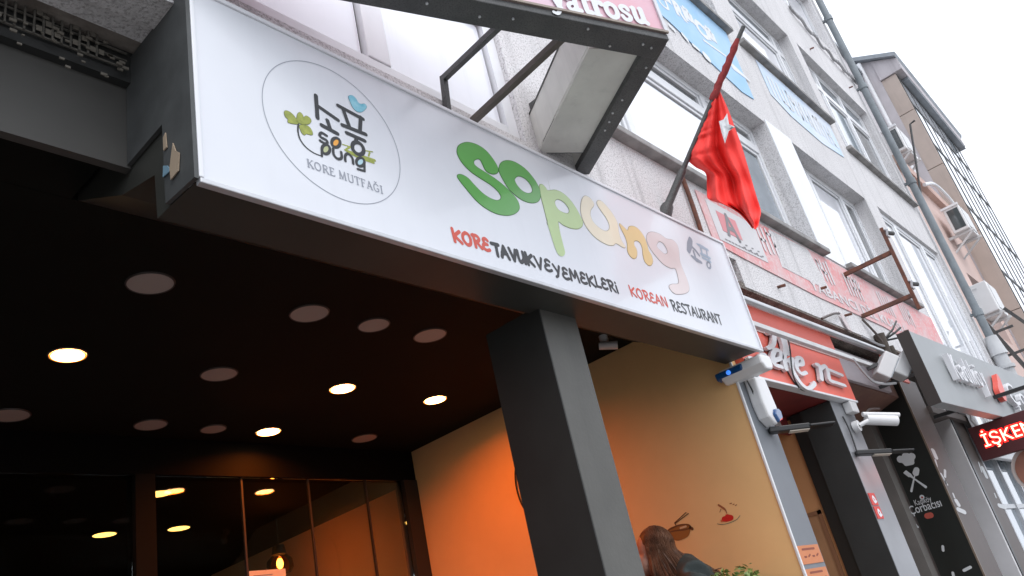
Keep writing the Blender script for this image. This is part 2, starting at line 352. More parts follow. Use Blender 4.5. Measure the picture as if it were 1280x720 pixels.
# ================================================================== stippled apartment building
YW = 1.87
bld = thing('apartment_building', 'grey stippled apartment block above the shops with rows of white framed windows', 'building', (4.77, YW, 0))
OPS = [(-.6, 2.885, 3.935, 5.9), (3.72, 7.19, 4.40, 5.90), (7.83, 10.10, 4.40, 5.92), (10.62, 13.42, 2.6, 5.97),
       (-.6, 2.885, 7.13, 8.68), (3.72, 7.19, 7.13, 8.68), (7.83, 10.10, 7.15, 8.68), (10.45, 13.35, 6.85, 8.72),
       (3.72, 7.19, 9.90, 11.4), (7.83, 10.10, 9.90, 11.4), (10.62, 13.35, 9.90, 11.4)]
mb = MB()
mb.wall(-3.0, 13.75, 3.785, 12.8, [(o[0], o[1], max(o[2], 3.785), o[3]) for o in OPS], YW, YW + .24)
mb.wall(5.08, 13.75, 3.57, 3.785, [(10.62, 13.42, 3.57, 3.785)], YW, YW + .24)
mb.build('wall', M_STIP, bld, weld=True)
MB().box(-3, 13.75, YW + .245, 9, 11.9, 12.8).build('roof', M_ROOF, bld)
MB().quad((13.745, YW + .25, 0), (13.745, 9, 0), (13.745, 9, 11.9), (13.745, YW + .25, 11.9)).build('end_wall', M_STIP2, bld)
# inner rooms so that the glass has something behind it
mb = MB()
for z in (3.80, 6.45, 9.2): mb.box(-3, 13.7, YW + .245, 5, z, z + .1)
mb.quad((-3, 5, 3.8), (13.7, 5, 3.8), (13.7, 5, 11.9), (-3, 5, 11.9)); mb.build('inner_floor', M_CONC, bld)
def window(x0, x1, z0, z1, y, muls, trans=(), sill=None, mats=None, fw=.06, fm=M_PVC, sash=True):
    """white frame with mullions, transom pieces (xa, xb, z), a pane per cell; sill (xa, xb)"""
    f = MB(); d = .07
    f.box(x0, x0 + fw, y, y + d, z0, z1).box(x1 - fw, x1, y, y + d, z0, z1).box(x0 + fw, x1 - fw, y, y + d, z0, z0 + fw).box(x0 + fw, x1 - fw, y, y + d, z1 - fw, z1)
    for mx_ in muls: f.box(mx_ - fw * .75, mx_ + fw * .75, y - .004, y + d, z0 + fw, z1 - fw)
    cols = [x0] + list(muls) + [x1]; o = f.build('window', fm, bld, bev=.006)
    tm = MB(); gk = MB(); k = 0; panes = []
    for a, b in zip(cols, cols[1:]):
        a2 = a + (fw if a == x0 else fw * .75); b2 = b - (fw if b == x1 else fw * .75); zz = [z0 + fw]
        for ta, tb, tz in trans:
            if ta <= (a + b) / 2 <= tb: tm.box(a2, b2, y - .003, y + d - .003, tz - .05, tz + .05); zz += [tz]
        zz = sorted(zz) + [z1 - fw]
        for i, (c, dd) in enumerate(zip(zz, zz[1:])):
            c2 = c + (.05 if i else 0); d2 = dd - (.05 if i < len(zz) - 2 else 0)
            mtl = mats[k % len(mats)] if mats else M_PANE; k += 1
            s_ = .04 if sash else .0
            if sash:
                for q in ((a2, a2 + s_, c2, d2), (b2 - s_, b2, c2, d2), (a2 + s_, b2 - s_, c2, c2 + s_), (a2 + s_, b2 - s_, d2 - s_, d2)): tm.box(q[0] + .003, q[1] - .003, y + .012, y + d - .01, q[2] + .003, q[3] - .003)
            gk.box(a2 + s_, b2 - s_, y + .038, y + .046, c2 + s_, d2 - s_)
            panes.append((a2 + s_ + .012, b2 - s_ - .012, c2 + s_ + .012, d2 - s_ - .012, mtl))
    if tm.v: tm.build('sash', fm, o, bev=.005)
    gk.build('gasket', M_GASK, o)
    for a, b, c, dd, mtl in panes: MB().box(a, b, y + .030, y + .037, c, dd).build('pane', mtl, o)
    if sill:
        MB().box(sill[0], sill[1], YW - .075, YW + .16, z0 - .055, z0 - .003).build('sill', M_SILL, o, bev=.008)
    return o
window(-.6, 2.885, 3.938, 5.9, YW + .03, [.3, 1.97], [(-1, 3, 4.78)], None, [M_PANE, M_PANE, M_PANE, M_PANE, M_PANE, M_PANE], fw=.085, sash=False)
window(3.72, 7.19, 4.403, 5.9, 2.02, [4.5, 6.14], [(3.7, 4.5, 5.63), (4.5, 6.1, 5.63), (6.2, 7.1, 5.63)], (3.68, 7.23), [M_PANE, M_PANED, M_PANE, M_PANED, M_PANEB, M_PANED])
window(7.83, 10.1, 4.403, 5.92, 2.02, [8.56, 9.6], [], (7.79, 10.14), [M_PANEB, M_PANE, M_PANED])
window(10.62, 13.42, 2.6, 5.97, 1.91, [11.35, 12.62], [], None, [M_PANE, M_PANE, M_PANE], fw=.07)
window(-.6, 2.885, 7.13, 8.68, 2.02, [1.], [], (-.64, 2.92))
window(3.72, 7.19, 7.133, 8.68, 2.02, [4.9, 6.1, 6.6], [], (3.68, 7.23), [M_PANE, M_PANE, M_PANEB, M_PANEB])
window(7.83, 10.1, 7.153, 8.68, 2.02, [9.83], [(7.8, 10.1, 8.36)], (7.5, 10.14), [M_PANE, M_PANEB, M_PANEB, M_PANEB])
window(10.45, 13.35, 6.853, 8.72, 1.98, [11.3, 12.3], [(10.4, 13.4, 8.3)], (10.41, 13.39), [M_PANE, M_PANEB, M_PANEB, M_PANEB, M_PANED, M_PANEB])
for o in OPS[8:]: window(o[0], o[1], o[2] + .003, o[3], 2.0, [(o[0] + o[1]) / 2], [], None, [M_PANEB, M_PANE])
MB().box(7.20, 7.82, YW - .012, YW - .002, 4.36, 5.93).build('pier_panel', M_PVC, bld)
# soffit under the overhang and the recessed band below it
MB().box(4.86, 9.6, YW + .003, 2.6, 3.55, 3.6).build('soffit', M_SOFF, bld)
MB().box(-3, 1.03, YW + .003, 2.015, 3.77, 3.783).build('soffit', M_STIP, bld)
mb = MB(); mb.add([(-3, 2.23, 3.328), (1.0, 2.23, 3.328), (1.0, 2.23, 3.79), (-3, 2.23, 3.79)], [(0, 1, 2, 3)])
mb.box(-3, 1.035, 2.225, 2.26, 3.32, 3.66); fasc = mb.build('fascia_board', M_CHAR.copy() if False else mat('grey brown fascia', (.062, .060, .055), .7, var=.2, vscale=2), bld)
mb = MB(); mb.box(-3, 1.035, 2.19, 2.224, 3.66, 4.3); mb.build('recess_wall', M_CHAR, bld)
gm = MB(); random.seed(3)
for i in range(90):
    x = -1.6 + i * .028; gm.box(x, x + .006, 2.165, 2.171, 3.70, 3.86)
for z in (3.70, 3.735, 3.77, 3.805, 3.86): gm.box(-1.6, 1.0, 2.172, 2.178, z, z + .006)
grl = gm.build('vent_grille', mat('dusty grille wire', (.16, .15, .13), .8, var=.5, vscale=20), bld); 
fl = MB()
for i in range(110):
    x = random.uniform(-.6, .98); z = 3.69 + abs(random.gauss(0, .045)) * random.choice((-1, 1)); s_ = random.uniform(.005, .015)
    fl.box(x, x + s_ * 1.4, 2.155, 2.16, z, z + s_ * .7)
for i in range(60):
    x = -.9 + random.randint(0, 66) * .028; z = random.choice((3.712, 3.745, 3.78, 3.825)); fl.box(x + .008, x + .026, 2.162, 2.164, z, z + .022)
tag(fl.build('peeling_flake', mat('peeling pale flake', (.17, .155, .13), .9), bld), kind='stuff')
# wall bolts, cracks, cables
mb = MB()
for x, z in ((8.05, 8.95), (9.3, 8.95), (11.2, 9.0), (12.9, 9.05), (6.7, 3.9), (7.1, 3.72), (5.7, 3.70), (8.9, 3.86)): MB().tube([(x, YW, z), (x, YW - .06, z - .01)], .012, 6).build('wall_bolt', M_RUST, bld)
def wire(name, label, pts, r, m, n=5, cat='cable', group=None, smooth=True):
    p = spline(pts, n=8) if smooth else pts
    return tag(MB().tube(p, r, n).build(name, m, smooth=1.), label, cat, group)
pts = []
for i in range(40):
    x = 11.0 + i * .07; pts.append((x, YW - .03 + .012 * math.sin(i * .9), 9.75 - .25 * i / 40 + .018 * math.sin(i * 1.1) + .012 * math.sin(i * 2.9) - .12 * math.sin(i / 39 * math.pi)))
mb = MB().tube(pts, .014, 5)
for k in range(2): mb.tube([(x, y - .02, z + .04 * math.sin(3 * i + k * 2)) for i, (x, y, z) in enumerate(pts)], .010, 5)
tag(mb.build('cable_bundle', mat('pale cable', (.45, .45, .46), .6)), 'tangled pale cable bundle slung along the upper wall towards the drainpipe', 'cable')
# drainpipe at the end of the building
dp = thing('drainpipe', 'tall grey drainpipe running down the right end of the stippled block', 'drainpipe', (13.55, 1.76, 0))
mb = MB().tube([(13.55, 1.76, 4.5), (13.55, 1.76, 13)], .058, 12); mb.build('pipe', M_PIPE, dp, smooth=.8)
for z in (4.9, 7.3, 9.3, 10.9): MB().tube([(13.55, 1.76, z - .05), (13.55, 1.76, z + .05)], .072, 12).box(13.53, 13.57, 1.76, 1.9, z - .02, z + .02).build('collar', M_PIPE, dp, smooth=.8)
mb = MB().tube([(13.55, 1.76, 3.2), (13.55, 1.76, 4.2)], .10, 12).tube([(13.55, 1.76, 4.2), (13.55, 1.76, 4.5)], [.125, .085], 12).tube([(13.55, 1.76, 3.98), (13.55, 1.76, 4.03)], .13, 12)
mb.build('lower_pipe', mat('whitish pipe', (.55, .56, .57), .5, var=.2), dp, smooth=.8)
rp = wire('rusty_pipe', 'short rusty iron pipe on the wall between the flagpole and the red banner', [(4.63, 1.85, 4.34), (4.62, 1.845, 4.1), (4.61, 1.85, 3.80)], .016, M_RUST, 7, 'pipe')

# ================================================================== restaurant front under the big sign
rf = thing('restaurant', 'open fronted restaurant with dark ceiling, ochre side wall and grey column under the white sign', 'shopfront', (2.9, 2.0, 0))
XW = 4.77; XL = 1.037; ZC = 3.45; YG = 5.11; FL = .40
prof = [(1.827, 3.022), (2.06, 3.03), (2.07, 3.20), (2.3, 3.26), (2.66, ZC), (2.66, 3.6), (1.868, 3.6), (1.868, 3.06), (1.827, 3.06)]
mb = MB().prism(prof, fx, XL, XW - .003); mb.build('soffit_beam', M_BEAM, rf)
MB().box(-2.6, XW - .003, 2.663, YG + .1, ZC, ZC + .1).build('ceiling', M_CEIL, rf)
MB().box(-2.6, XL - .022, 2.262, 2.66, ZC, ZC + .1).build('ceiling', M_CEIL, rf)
mb = MB(); mb.box(XW, XW + .1, 2.04, 8.5, 0, 3.53); mb.build('side_wall', M_YEL, rf)
MB().box(XW - .010, XW + .008, 2.020, 2.037, 0, 3.2).build('edge_trim', M_PVC, rf, bev=.004)
MB().box(2.82, 3.10, 2.0, 2.34, FL, 3.044).build('column', M_COL, rf, bev=.006)
MB().box(2.812, 2.8195, 2.0, 2.345, FL, 3.044).build('column_shade_sheet', mat('column side shade', (.024, .025, .023), .7, var=.25, vscale=4), rf)  # dark sheet paints the shade on the column side turned from the street
MB().box(-2.6, XW, 2.0, 8.5, 0, FL).build('floor', mat('floor tile', (.13, .125, .115), .6, var=.15), rf)
MB().box(-2.7, -2.6, 2.0, 8.5, 0, 3.5).build('side_wall', M_CHAR, rf)
MB().quad((-2.6, 8.5, 0), (XW, 8.5, 0), (XW, 8.5, 3.3), (-2.6, 8.5, 3.3)).build('back_wall', M_CHAR, rf)
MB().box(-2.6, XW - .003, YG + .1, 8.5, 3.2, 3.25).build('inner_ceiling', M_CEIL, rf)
MB().box(-2.6, XW - .003, YG - .03, YG + .098, 3.2, ZC - .002).build('header', mat('black header', (.003, .003, .003), .8, spec=.1), rf)
mb = MB(); mb.box(4.62, 4.767, YG - .04, YG + .08, FL, 3.199); mb.build('door_post', M_BLACK, rf)
MB().box(2.36, 2.49, YG - .04, YG + .08, FL, 3.199).build('door_post', M_CEIL, rf)
MG = glassmat('clear glass')
xs = [2.49, 3.13, 3.69, 4.24, 4.62]
for a, b in zip(xs, xs[1:]): MB().box(a + .004, b - .004, YG, YG + .008, FL, 3.199).build('glass_panel', MG, rf)
for a, b in ((-.4, 1.), (1.0, 2.36)): MB().box(a + .004, b - .004, YG, YG + .008, FL, 3.199).build('glass_panel', MG, rf)
for x in xs[1:-1]: MB().box(x - .007, x + .007, YG - .006, YG + .014, FL, 3.199).build('glass_joint', mat('smoky edge strip', (.035, .03, .026), .4), rf)
# cable on the side wall
wire('wall_cable', 'thin black cable curving down the orange wall beside the column', [tuple(at(a, b, 'x', XW - .012)) for a, b in ((648, 566), (644, 590), (646, 612), (653, 632), (666, 648), (690, 662))], .006, M_BLACK, 5)

# small paintings on the ochre wall
PY = side(XW - .001); W1 = lambda *p: [PY.uv(760 + a / 5.12, 600 + b / 5.12) for a, b in p]
pa = thing('pan_decal', 'brown painted pan decal with chopsticks on the ochre wall behind the person', 'wall decal', (XW, 2.5, 2.1))
M_PAN = mat('brown pan print', (.30, .13, .03), .6); M_PANL = mat('dark brown line print', (.14, .055, .02), .6)
fill_mesh(PY, [spline(W1((375,335),(400,305),(450,290),(510,285),(528,300),(522,345),(500,370),(450,388),(410,375)), True, 5)], .001).build('pan_body', M_PAN, pa)
stroke_mesh(PY, [(spline(W1((375,335),(410,308),(460,288),(515,286),(528,305),(490,318),(430,325),(380,338)), n=4), .0045)], .0025, .002).build('pan_rim', M_PANL, pa)
stroke_mesh(PY, [(W1((528,305),(540,312)), .010)], .0025, .002).build('pan_handle', M_PANL, pa)
for q in (W1((430,272),(500,208)), W1((428,280),(515,215)), W1((428,272),(436,292))): stroke_mesh(PY, [(q, .0032)], .002, .0015).build('chopstick', M_PANL, pa)
stroke_mesh(PY, [(W1((465,308),(500,297)), .006)], .0025, .003).build('pan_filling', mat('pale filling print', (.60, .45, .28), .6), pa)
ba = thing('bowl_decal', 'small bowl decal with bright red filling and a spoon on the ochre wall', 'wall decal', (XW, 2.3, 2.2))
stroke_mesh(PY, [(W1((745,250),(770,240)), .016), (W1((765,235),(790,240)), .015), (W1((755,255),(785,248)), .012)], .0025, .002).build('red_filling', mat('bright red print', (.60, .02, .015), .5), ba)
stroke_mesh(PY, [(W1((728,262),(740,255)), .008)], .0025, .0018).build('orange_filling', mat('orange red print', (.62, .16, .06), .5), ba)
stroke_mesh(PY, [(spline(W1((700,280),(735,284),(785,272),(825,252),(845,228)), n=4), .0022)], .002, .001).build('bowl_line', mat('grey green line', (.25, .22, .14), .6), ba)
stroke_mesh(PY, [(spline(W1((708,160),(735,178),(752,192),(760,212)), n=4), [.006, .006, .006, .0065, .007, .007, .007, .006, .005, .004, .003, .003, .003])], .002, .001).build('spoon', mat('rust print', (.34, .12, .05), .6), ba)
for q in (W1((780,152),(792,148)), W1((800,158),(808,154)), W1((815,164),(824,158)), W1((716,205),(724,185))): stroke_mesh(PY, [(q, .0025)], .002, .001).build('dash', mat('rust print', (.34, .12, .05), .6), ba)

# side panel closing the left end of the sign
sp = thing('sign_end_panel', 'dark grey panel closing the left end of the white sign, paint flaking at its corner', 'panel', (1.03, 1.9, 3.0))
mb = MB().prism([(1.80, 3.02), (1.975, 3.03), (1.98, 3.335), (2.222, 3.33), (2.222, 3.78), (2.02, 3.78), (1.80, 4.0)], fx, 1.02, 1.034); mb.build('board', mat('scuffed charcoal board', (.075, .08, .08), .6, var=.35, vscale=7, streak=.3), sp)
MB().prism([(1.925, 3.12), (1.975, 3.125), (1.97, 3.165), (1.945, 3.15)], fx, 1.014, 1.018).build('paint_flake', mat('blue flake', (.16, .28, .36), .7), sp)
MB().prism([(1.88, 3.09), (1.925, 3.085), (1.93, 3.13), (1.905, 3.21), (1.89, 3.17), (1.87, 3.15)], fx, 1.013, 1.017).build('paint_flake', mat('tan flake', (.36, .28, .20), .8), sp)
MB().prism([(1.945, 3.22), (1.965, 3.22), (1.965, 3.27), (1.95, 3.28)], fx, 1.014, 1.018).build('paint_flake', mat('tan flake', (.36, .28, .20), .8), sp)

# ================================================================== the big white sign
ZB, ZT, XL, XR = 3.02, 3.80, 1.037, 4.78
sg = thing('restaurant_sign', 'long white restaurant sign with big green and pastel bubble letters and a round logo', 'sign', (2.9, 1.8, ZB))
MB().box(XL + .006, XR - .006, 1.806, 1.8255, ZB + .006, ZT - .006).build('panel', M_WHITE, sg)
mb = MB().box(XL, XR, 1.797, 1.824, ZB - .012, ZB + .005).build('frame', M_ALU, sg, bev=.003)
mb = MB().box(XL, XR, 1.797, 1.868, ZT - .006, ZT + .012).box(XL - .003, XL + .012, 1.796, 1.867, ZB + .006, ZT - .007).box(XR - .012, XR + .003, 1.796, 1.867, ZB + .006, ZT - .007)
mb.build('frame', mat('white sign trim', (.74, .75, .78), .3), sg, bev=.003)
PS = front(1.806)
def pxs(ox, oy, k, pts): return [(ox + a / k, oy + b / k) for a, b in pts]
A_ = lambda *p: pxs(560, 170, 8, p); B_ = lambda *p: pxs(560, 210, 8, p); C_ = lambda *p: pxs(670, 220, 8, p); D_ = lambda *p: pxs(720, 280, 8, p)
G_ = lambda *p: pxs(560, 275, 8, p); E_ = lambda *p: pxs(345, 100, 8, p); F_ = lambda *p: pxs(345, 160, 8, p); H_ = lambda *p: pxs(840, 290, 16, p)
def UV(pl, pts): return [pl.uv(a, b) for a, b in pts]
LET = {
 's': [A_((90,150),(112,95),(190,66),(290,90),(380,150),(450,235),(493,310),(498,355),(470,378),(420,375),(375,345),(345,285),(320,238),(290,228),(258,245),(258,280),(295,318),(370,365),(470,430),(560,500),(640,578),(692,645),(712,710),(692,755),(640,785),(570,793),(480,775),(380,725),(280,645),(190,540),(120,452),(93,410),(103,390),(140,391),(200,425),(260,490),(340,570),(420,625),(490,648),(527,632),(525,595),(490,545),(420,485),(330,428),(230,360),(150,280),(105,210))],
 'o': [A_((508,330),(530,272),(590,248),(670,265),(770,330),(850,420),(900,500),(922,560),(918,620),(890,658),(830,668),(750,645),(670,590),(600,520),(545,430),(515,370)), A_((665,425),(700,400),(760,420),(815,475),(843,535),(835,568),(795,576),(740,550),(690,495),(668,455))],
 'p': [C_((35,95),(62,88),(92,115),(120,148),(190,143),(260,170),(330,230),(390,310),(440,400),(465,460),(455,505),(410,528),(340,520),(270,490),(222,455)) + C_((225,500),(245,590)) + G_((1098,30),(1115,110),(1150,250),(1168,330),(1143,364),(1100,345),(1065,270),(1030,160),(990,30)) + C_((120,490),(80,330),(52,220),(38,150)), C_((185,255),(210,232),(260,250),(310,300),(332,350),(318,377),(280,372),(230,345),(195,300))],
 'u': [C_((445,320),(457,240),(487,202),(532,217),(570,262),(574,297),(545,340),(542,395),(570,460),(630,520),(690,553),(727,540),(731,490),(700,420),(650,350),(610,285),(614,252),(650,252),(710,310),(770,390),(810,470),(825,560),(850,640),(890,708),(868,714),(800,675),(770,692),(720,690),(640,650),(560,585),(490,490),(455,400))],
 'n': [D_((440,0),(482,38),(514,66),(530,30),(577,26),(630,60),(680,130),(706,200),(722,260),(750,310),(766,370),(750,410),(720,412),(686,375),(668,310),(662,245),(640,192),(605,166),(578,176),(580,212),(605,260),(605,322),(580,346),(540,322),(514,270),(511,200),(490,130),(455,60),(435,14))],
 'g': [D_((705,130),(722,92),(770,82),(840,105),(905,150),(960,160),(1005,200),(1025,260),(1037,370),(1070,460),(1110,560),(1130,640),(1115,680),(1060,700),(990,698),(945,660),(930,622),(960,604),(1020,598),(1022,550),(1005,480),(985,442),(940,440),(870,400),(800,325),(740,245),(710,180)), D_((805,205),(830,175),(870,195),(905,250),(912,292),(885,302),(845,270),(812,235))]}
LC = {'s': (.105, .36, .075), 'o': (.115, .35, .088), 'p': (.44, .58, .27), 'u': (.76, .68, .52), 'n': (.70, .53, .27), 'g': (.66, .57, .56)}
random.seed(11)
for ch, loops in LET.items():
    lp = [spline(UV(PS, l), True, 4) for l in loops]; c = LC[ch]
    rim = mat('letter rim ' + ch, tuple(x * .55 for x in c), .4)
    r = fill_mesh(PS, lp, .0008, grow=.0035).build('bubble_letter', rim, sg)
    fill_mesh(PS, lp, .0018).build('letter_fill', mat('letter fill ' + ch, c, .35, spec=.4, coat=.2, col2=tuple(min(1, x * 1.12) for x in c), vscale=2.5), r)
M_INK = mat('black print', (.022, .025, .028), .45); M_INKR = mat('red print', (.62, .085, .055), .45); M_INKG = mat('grey print', (.30, .32, .37), .5)
def line_text(body, p0, p1, hpx, th, m, jit=.03, table=HAND, name='lettering', smooth=True, gap=.1):
    a, b = PS.uv(*p0), PS.uv(*p1)
    top = PS.uv(p0[0] - hpx * .1, p0[1] - hpx)
    hand_text(PS, body, a[0], a[1], b[0], top[1] - a[1], th, .0012, table, None, jit, smooth=smooth, gap=gap, slope=(b[1] - a[1]) / (b[0] - a[0])).build(name, m, sg)
line_text('KORE', (567, 301.5), (613, 314.5), 15.5, .0082, M_INKR)
line_text('TAVUK', (617, 318.5), (668, 333), 14.5, .0092, M_INK)
line_text('VE', (671, 336), (690.5, 339.5), 14.2, .0074, M_INK)
line_text('YEMEKLERi', (694, 345), (774, 366.5), 13.8, .0074, M_INK)
line_text('KOREAN', (789, 369.5), (835.5, 384), 11.8, .0058, M_INKR, .02)
line_text('RESTAURANT', (841, 387.5), (903, 406), 12.2, .0060, M_INK, .02)
line_text('KORE', (384.5, 208.5), (419, 220.8), 9.6, .0028, M_INKG, 0, SERIF, gap=.14)
line_text('MUTFAĞI', (424, 222.6), (479.5, 242.7), 9.6, .0028, M_INKG, 0, SERIF, gap=.14)
# round logo
c0, R0 = (1.58, 3.42), .3003
ring = [(c0[0] + R0 * math.cos(a), c0[1] + R0 * math.sin(a)) for a in np.linspace(0, 2 * math.pi, 97)]
mb = MB()
for a, b in zip(ring, ring[1:]):
    k = 1 - .0030 / R0; ia = (c0[0] + (a[0] - c0[0]) * k, c0[1] + (a[1] - c0[1]) * k); ib = (c0[0] + (b[0] - c0[0]) * k, c0[1] + (b[1] - c0[1]) * k)
    mb.quad(PS.w(*a, .001), PS.w(*b, .001), PS.w(*ib, .001), PS.w(*ia, .001))
mb.build('logo_ring', M_INKG, sg)
def ink(name, strokes, m, h=.0012, res=.0014): return stroke_mesh(PS, [([PS.uv(*p) for p in pts], r) for pts, r in strokes], res, h).build(name, m, sg)
ink('logo_lettering', [(E_((397,158),(413,380)), .0088), (E_((425,268),(618,402)), .0082), (E_((512,405),(540,490)), .0085), (E_((455,453),(612,538)), .0088),
     (E_((618,257),(868,392)), .0085), (E_((668,292),(735,478)), .0088), (E_((845,375),(838,515)), .0088), (E_((662,452),(895,545)), .0088),
     (E_((705,530),(885,610)), .0085), (E_((803,575),(797,625)), .0085), (F_(*[(818 + 54 * math.cos(a) + 18 * math.sin(a), 205 + 62 * math.sin(a)) for a in np.linspace(0, 6.2832, 25)]), .0085)], M_INK, .0016)
ink('logo_lettering', [(spline(F_((505,78),(455,50),(434,72),(455,98),(500,122),(512,148),(490,158),(440,128)), n=4), .0058),
     (F_(*[(597 + 42 * math.cos(a), 148 + 46 * math.sin(a)) for a in np.linspace(0, 6.2832, 25)]), .0065), (F_(*[(497 + 40 * math.cos(a), 215 + 46 * math.sin(a)) for a in np.linspace(0, 6.2832, 25)]), .0060),
     (F_((455,205),(457,283)), .0048), (spline(F_((570,210),(574,262),(600,300),(632,312),(655,295),(650,243)), n=4), .0058), (spline(F_((692,330),(690,282),(712,258),(742,275),(764,310),(770,358)), n=4), .0058),
     (F_(*[(842 + 40 * math.cos(a), 342 + 42 * math.sin(a)) for a in np.linspace(0, 6.2832, 25)]), .0060), (F_((882,345),(884,432),(815,412)), .0052)], M_INK, .0016)
def dot(c, r, m):
    u, v = PS.uv(*c); fill_mesh(PS, [[(u + r * math.cos(a), v + r * math.sin(a)) for a in np.linspace(0, 6.2832, 24)[:-1]]], .0012).build('logo_dot', m, sg)
dot(F_((597,148))[0], .0205, mat('orange print', (.80, .36, .05), .45)); dot(F_((497,215))[0], .019, mat('sage print', (.45, .48, .26), .45)); dot(F_((842,342))[0], .019, mat('ice print', (.42, .62, .70), .45))
M_OLV = mat('olive print', (.36, .40, .075), .5, col2=(.22, .26, .045), vscale=40); M_OLVL = mat('olive outline', (.13, .15, .08), .5)
for l in (E_((80,330),(95,308),(135,320),(175,355),(205,400),(220,440),(170,440),(118,425),(118,395),(92,370)), E_((222,430),(203,395),(215,340),(240,325),(265,350),(275,375),(300,360),(335,380),(350,410),(330,440),(280,448)), E_((232,455),(290,452),(335,475),(362,520),(360,550),(320,545),(300,540),(280,552),(250,520))):
    lp = spline(UV(PS, l), True, 4); o = fill_mesh(PS, [lp], .001, grow=.0014).build('clover_leaf', M_OLVL, sg); fill_mesh(PS, [lp], .0016).build('leaf_fill', M_OLV, o)
ink('clover_stem', [(spline(F_((222,-40),(218,30),(240,115),(300,195),(380,252),(456,282)), n=5), [.0038 - .0018 * i / 25 for i in range(26)])], M_INK, .0013, .001)
lp = spline(UV(PS, E_((722,168),(760,156),(795,185),(820,225),(848,243),(885,240),(905,268),(885,300),(850,322),(805,315),(765,275),(742,225))), True, 4)
o = fill_mesh(PS, [lp], .001, grow=.0014).build('bird', mat('bird outline', (.05, .16, .24), .5), sg); fill_mesh(PS, [lp], .0018).build('bird_fill', mat('teal print', (.10, .42, .56), .45, col2=(.30, .60, .70), vscale=22), o)
ink('ribbon', [(F_((690,222),(760,255),(850,295),(985,325)), [.004, .009, .013, .006]), (F_((665,165),(742,190)), .0025), (F_((740,190),(700,215)), .004), (F_((890,228),(965,240)), .0025), (F_((935,250),(925,280)), .004), (F_((860,310),(975,348)), .005)], M_OLV, .0011)
M_SLATE = mat('slate print', (.30, .35, .42), .5); M_SKYB = mat('pale blue print', (.42, .56, .68), .5)
ink('small_lettering', [(H_((370,150),(350,260),(330,380)), [.020, .026, .018]), (H_((395,295),(470,370),(540,465)), .011), (H_((430,390),(460,490)), .010), (H_((390,480),(480,550),(585,610)), [.009, .017, .011])], M_SLATE)
ink('small_lettering', [(H_((490,235),(560,280),(715,360)), [.004, .016, .010]), (H_((575,330),(600,435)), .010), (H_((690,370),(700,450)), .007), (H_((575,440),(660,475),(760,525)), [.010, .014, .009]), (H_((610,515),(690,555),(770,600)), .009), (H_((735,548),(735,590)), .007)], M_SKYB)
ink('small_lettering', [(H_(*[(733 + 34 * math.cos(a) + 12 * math.sin(a), 665 + 62 * math.sin(a)) for a in np.linspace(0, 6.2832, 21)]), .007)], M_SLATE)

# ================================================================== ceiling lights
M_DISC = mat('unlit frosted disc', (.44, .42, .40), .5); M_HOT = mat('glowing disc', (1, .8, .6), .5, emit=(1, .60, .26), estr=14); M_RIM = mat('lamp rim', (.06, .05, .045), .4); M_INHOT = mat('amber glowing disc', (1, .7, .4), .5, emit=(1, .50, .10), estr=2.6)
def downlight(x, y, z, r, lit, label, hot=None, watts=0):
    t = thing('ceiling_light', label, 'ceiling light', (x, y, z), 'lit round ceiling lights' if lit else 'unlit round ceiling discs')
    k = 32; c = [(math.cos(2 * math.pi * i / k), math.sin(2 * math.pi * i / k)) for i in range(k)]
    mb = MB()
    for i in range(k):
        a, b = c[i], c[(i + 1) % k]
        for (r0, z0), (r1, z1) in (((r + .008, z), (r + .006, z - .006)), ((r + .006, z - .006), (r, z - .006)), ((r, z - .006), (r, z - .002))):
            mb.quad((x + a[0] * r0, y + a[1] * r0, z0), (x + b[0] * r0, y + b[1] * r0, z0), (x + b[0] * r1, y + b[1] * r1, z1), (x + a[0] * r1, y + a[1] * r1, z1))
    mb.build('rim', M_RIM, t)
    mb = MB().add([(x + a * r, y + b * r, z - .004) for a, b in c], [tuple(range(k))[::-1]]); mb.build('diffuser', (hot or M_HOT) if lit else M_DISC, t)
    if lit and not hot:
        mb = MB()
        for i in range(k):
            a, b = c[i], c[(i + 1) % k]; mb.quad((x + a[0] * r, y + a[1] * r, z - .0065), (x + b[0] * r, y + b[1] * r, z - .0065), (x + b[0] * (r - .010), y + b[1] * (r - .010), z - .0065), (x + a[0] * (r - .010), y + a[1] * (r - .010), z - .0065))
        mb.build('bloom_ring', mat('amber lamp bloom', (.8, .4, .1), .5, emit=(1, .30, .03), estr=1.0), t)  # glowing ring added to stand for the bloom around a lit disc
    if watts:
        ld = bpy.data.lights.new('lamp_glow', 'AREA'); ld.shape = 'DISK'; ld.size = r * 1.8; ld.energy = watts; ld.color = (1, .165, .0); ld.spread = math.radians(155)
        lo = bpy.data.objects.new('lamp_glow', ld); COL.objects.link(lo); lo.parent = t; lo.location = (0, 0, -.012)
LW = 7.4
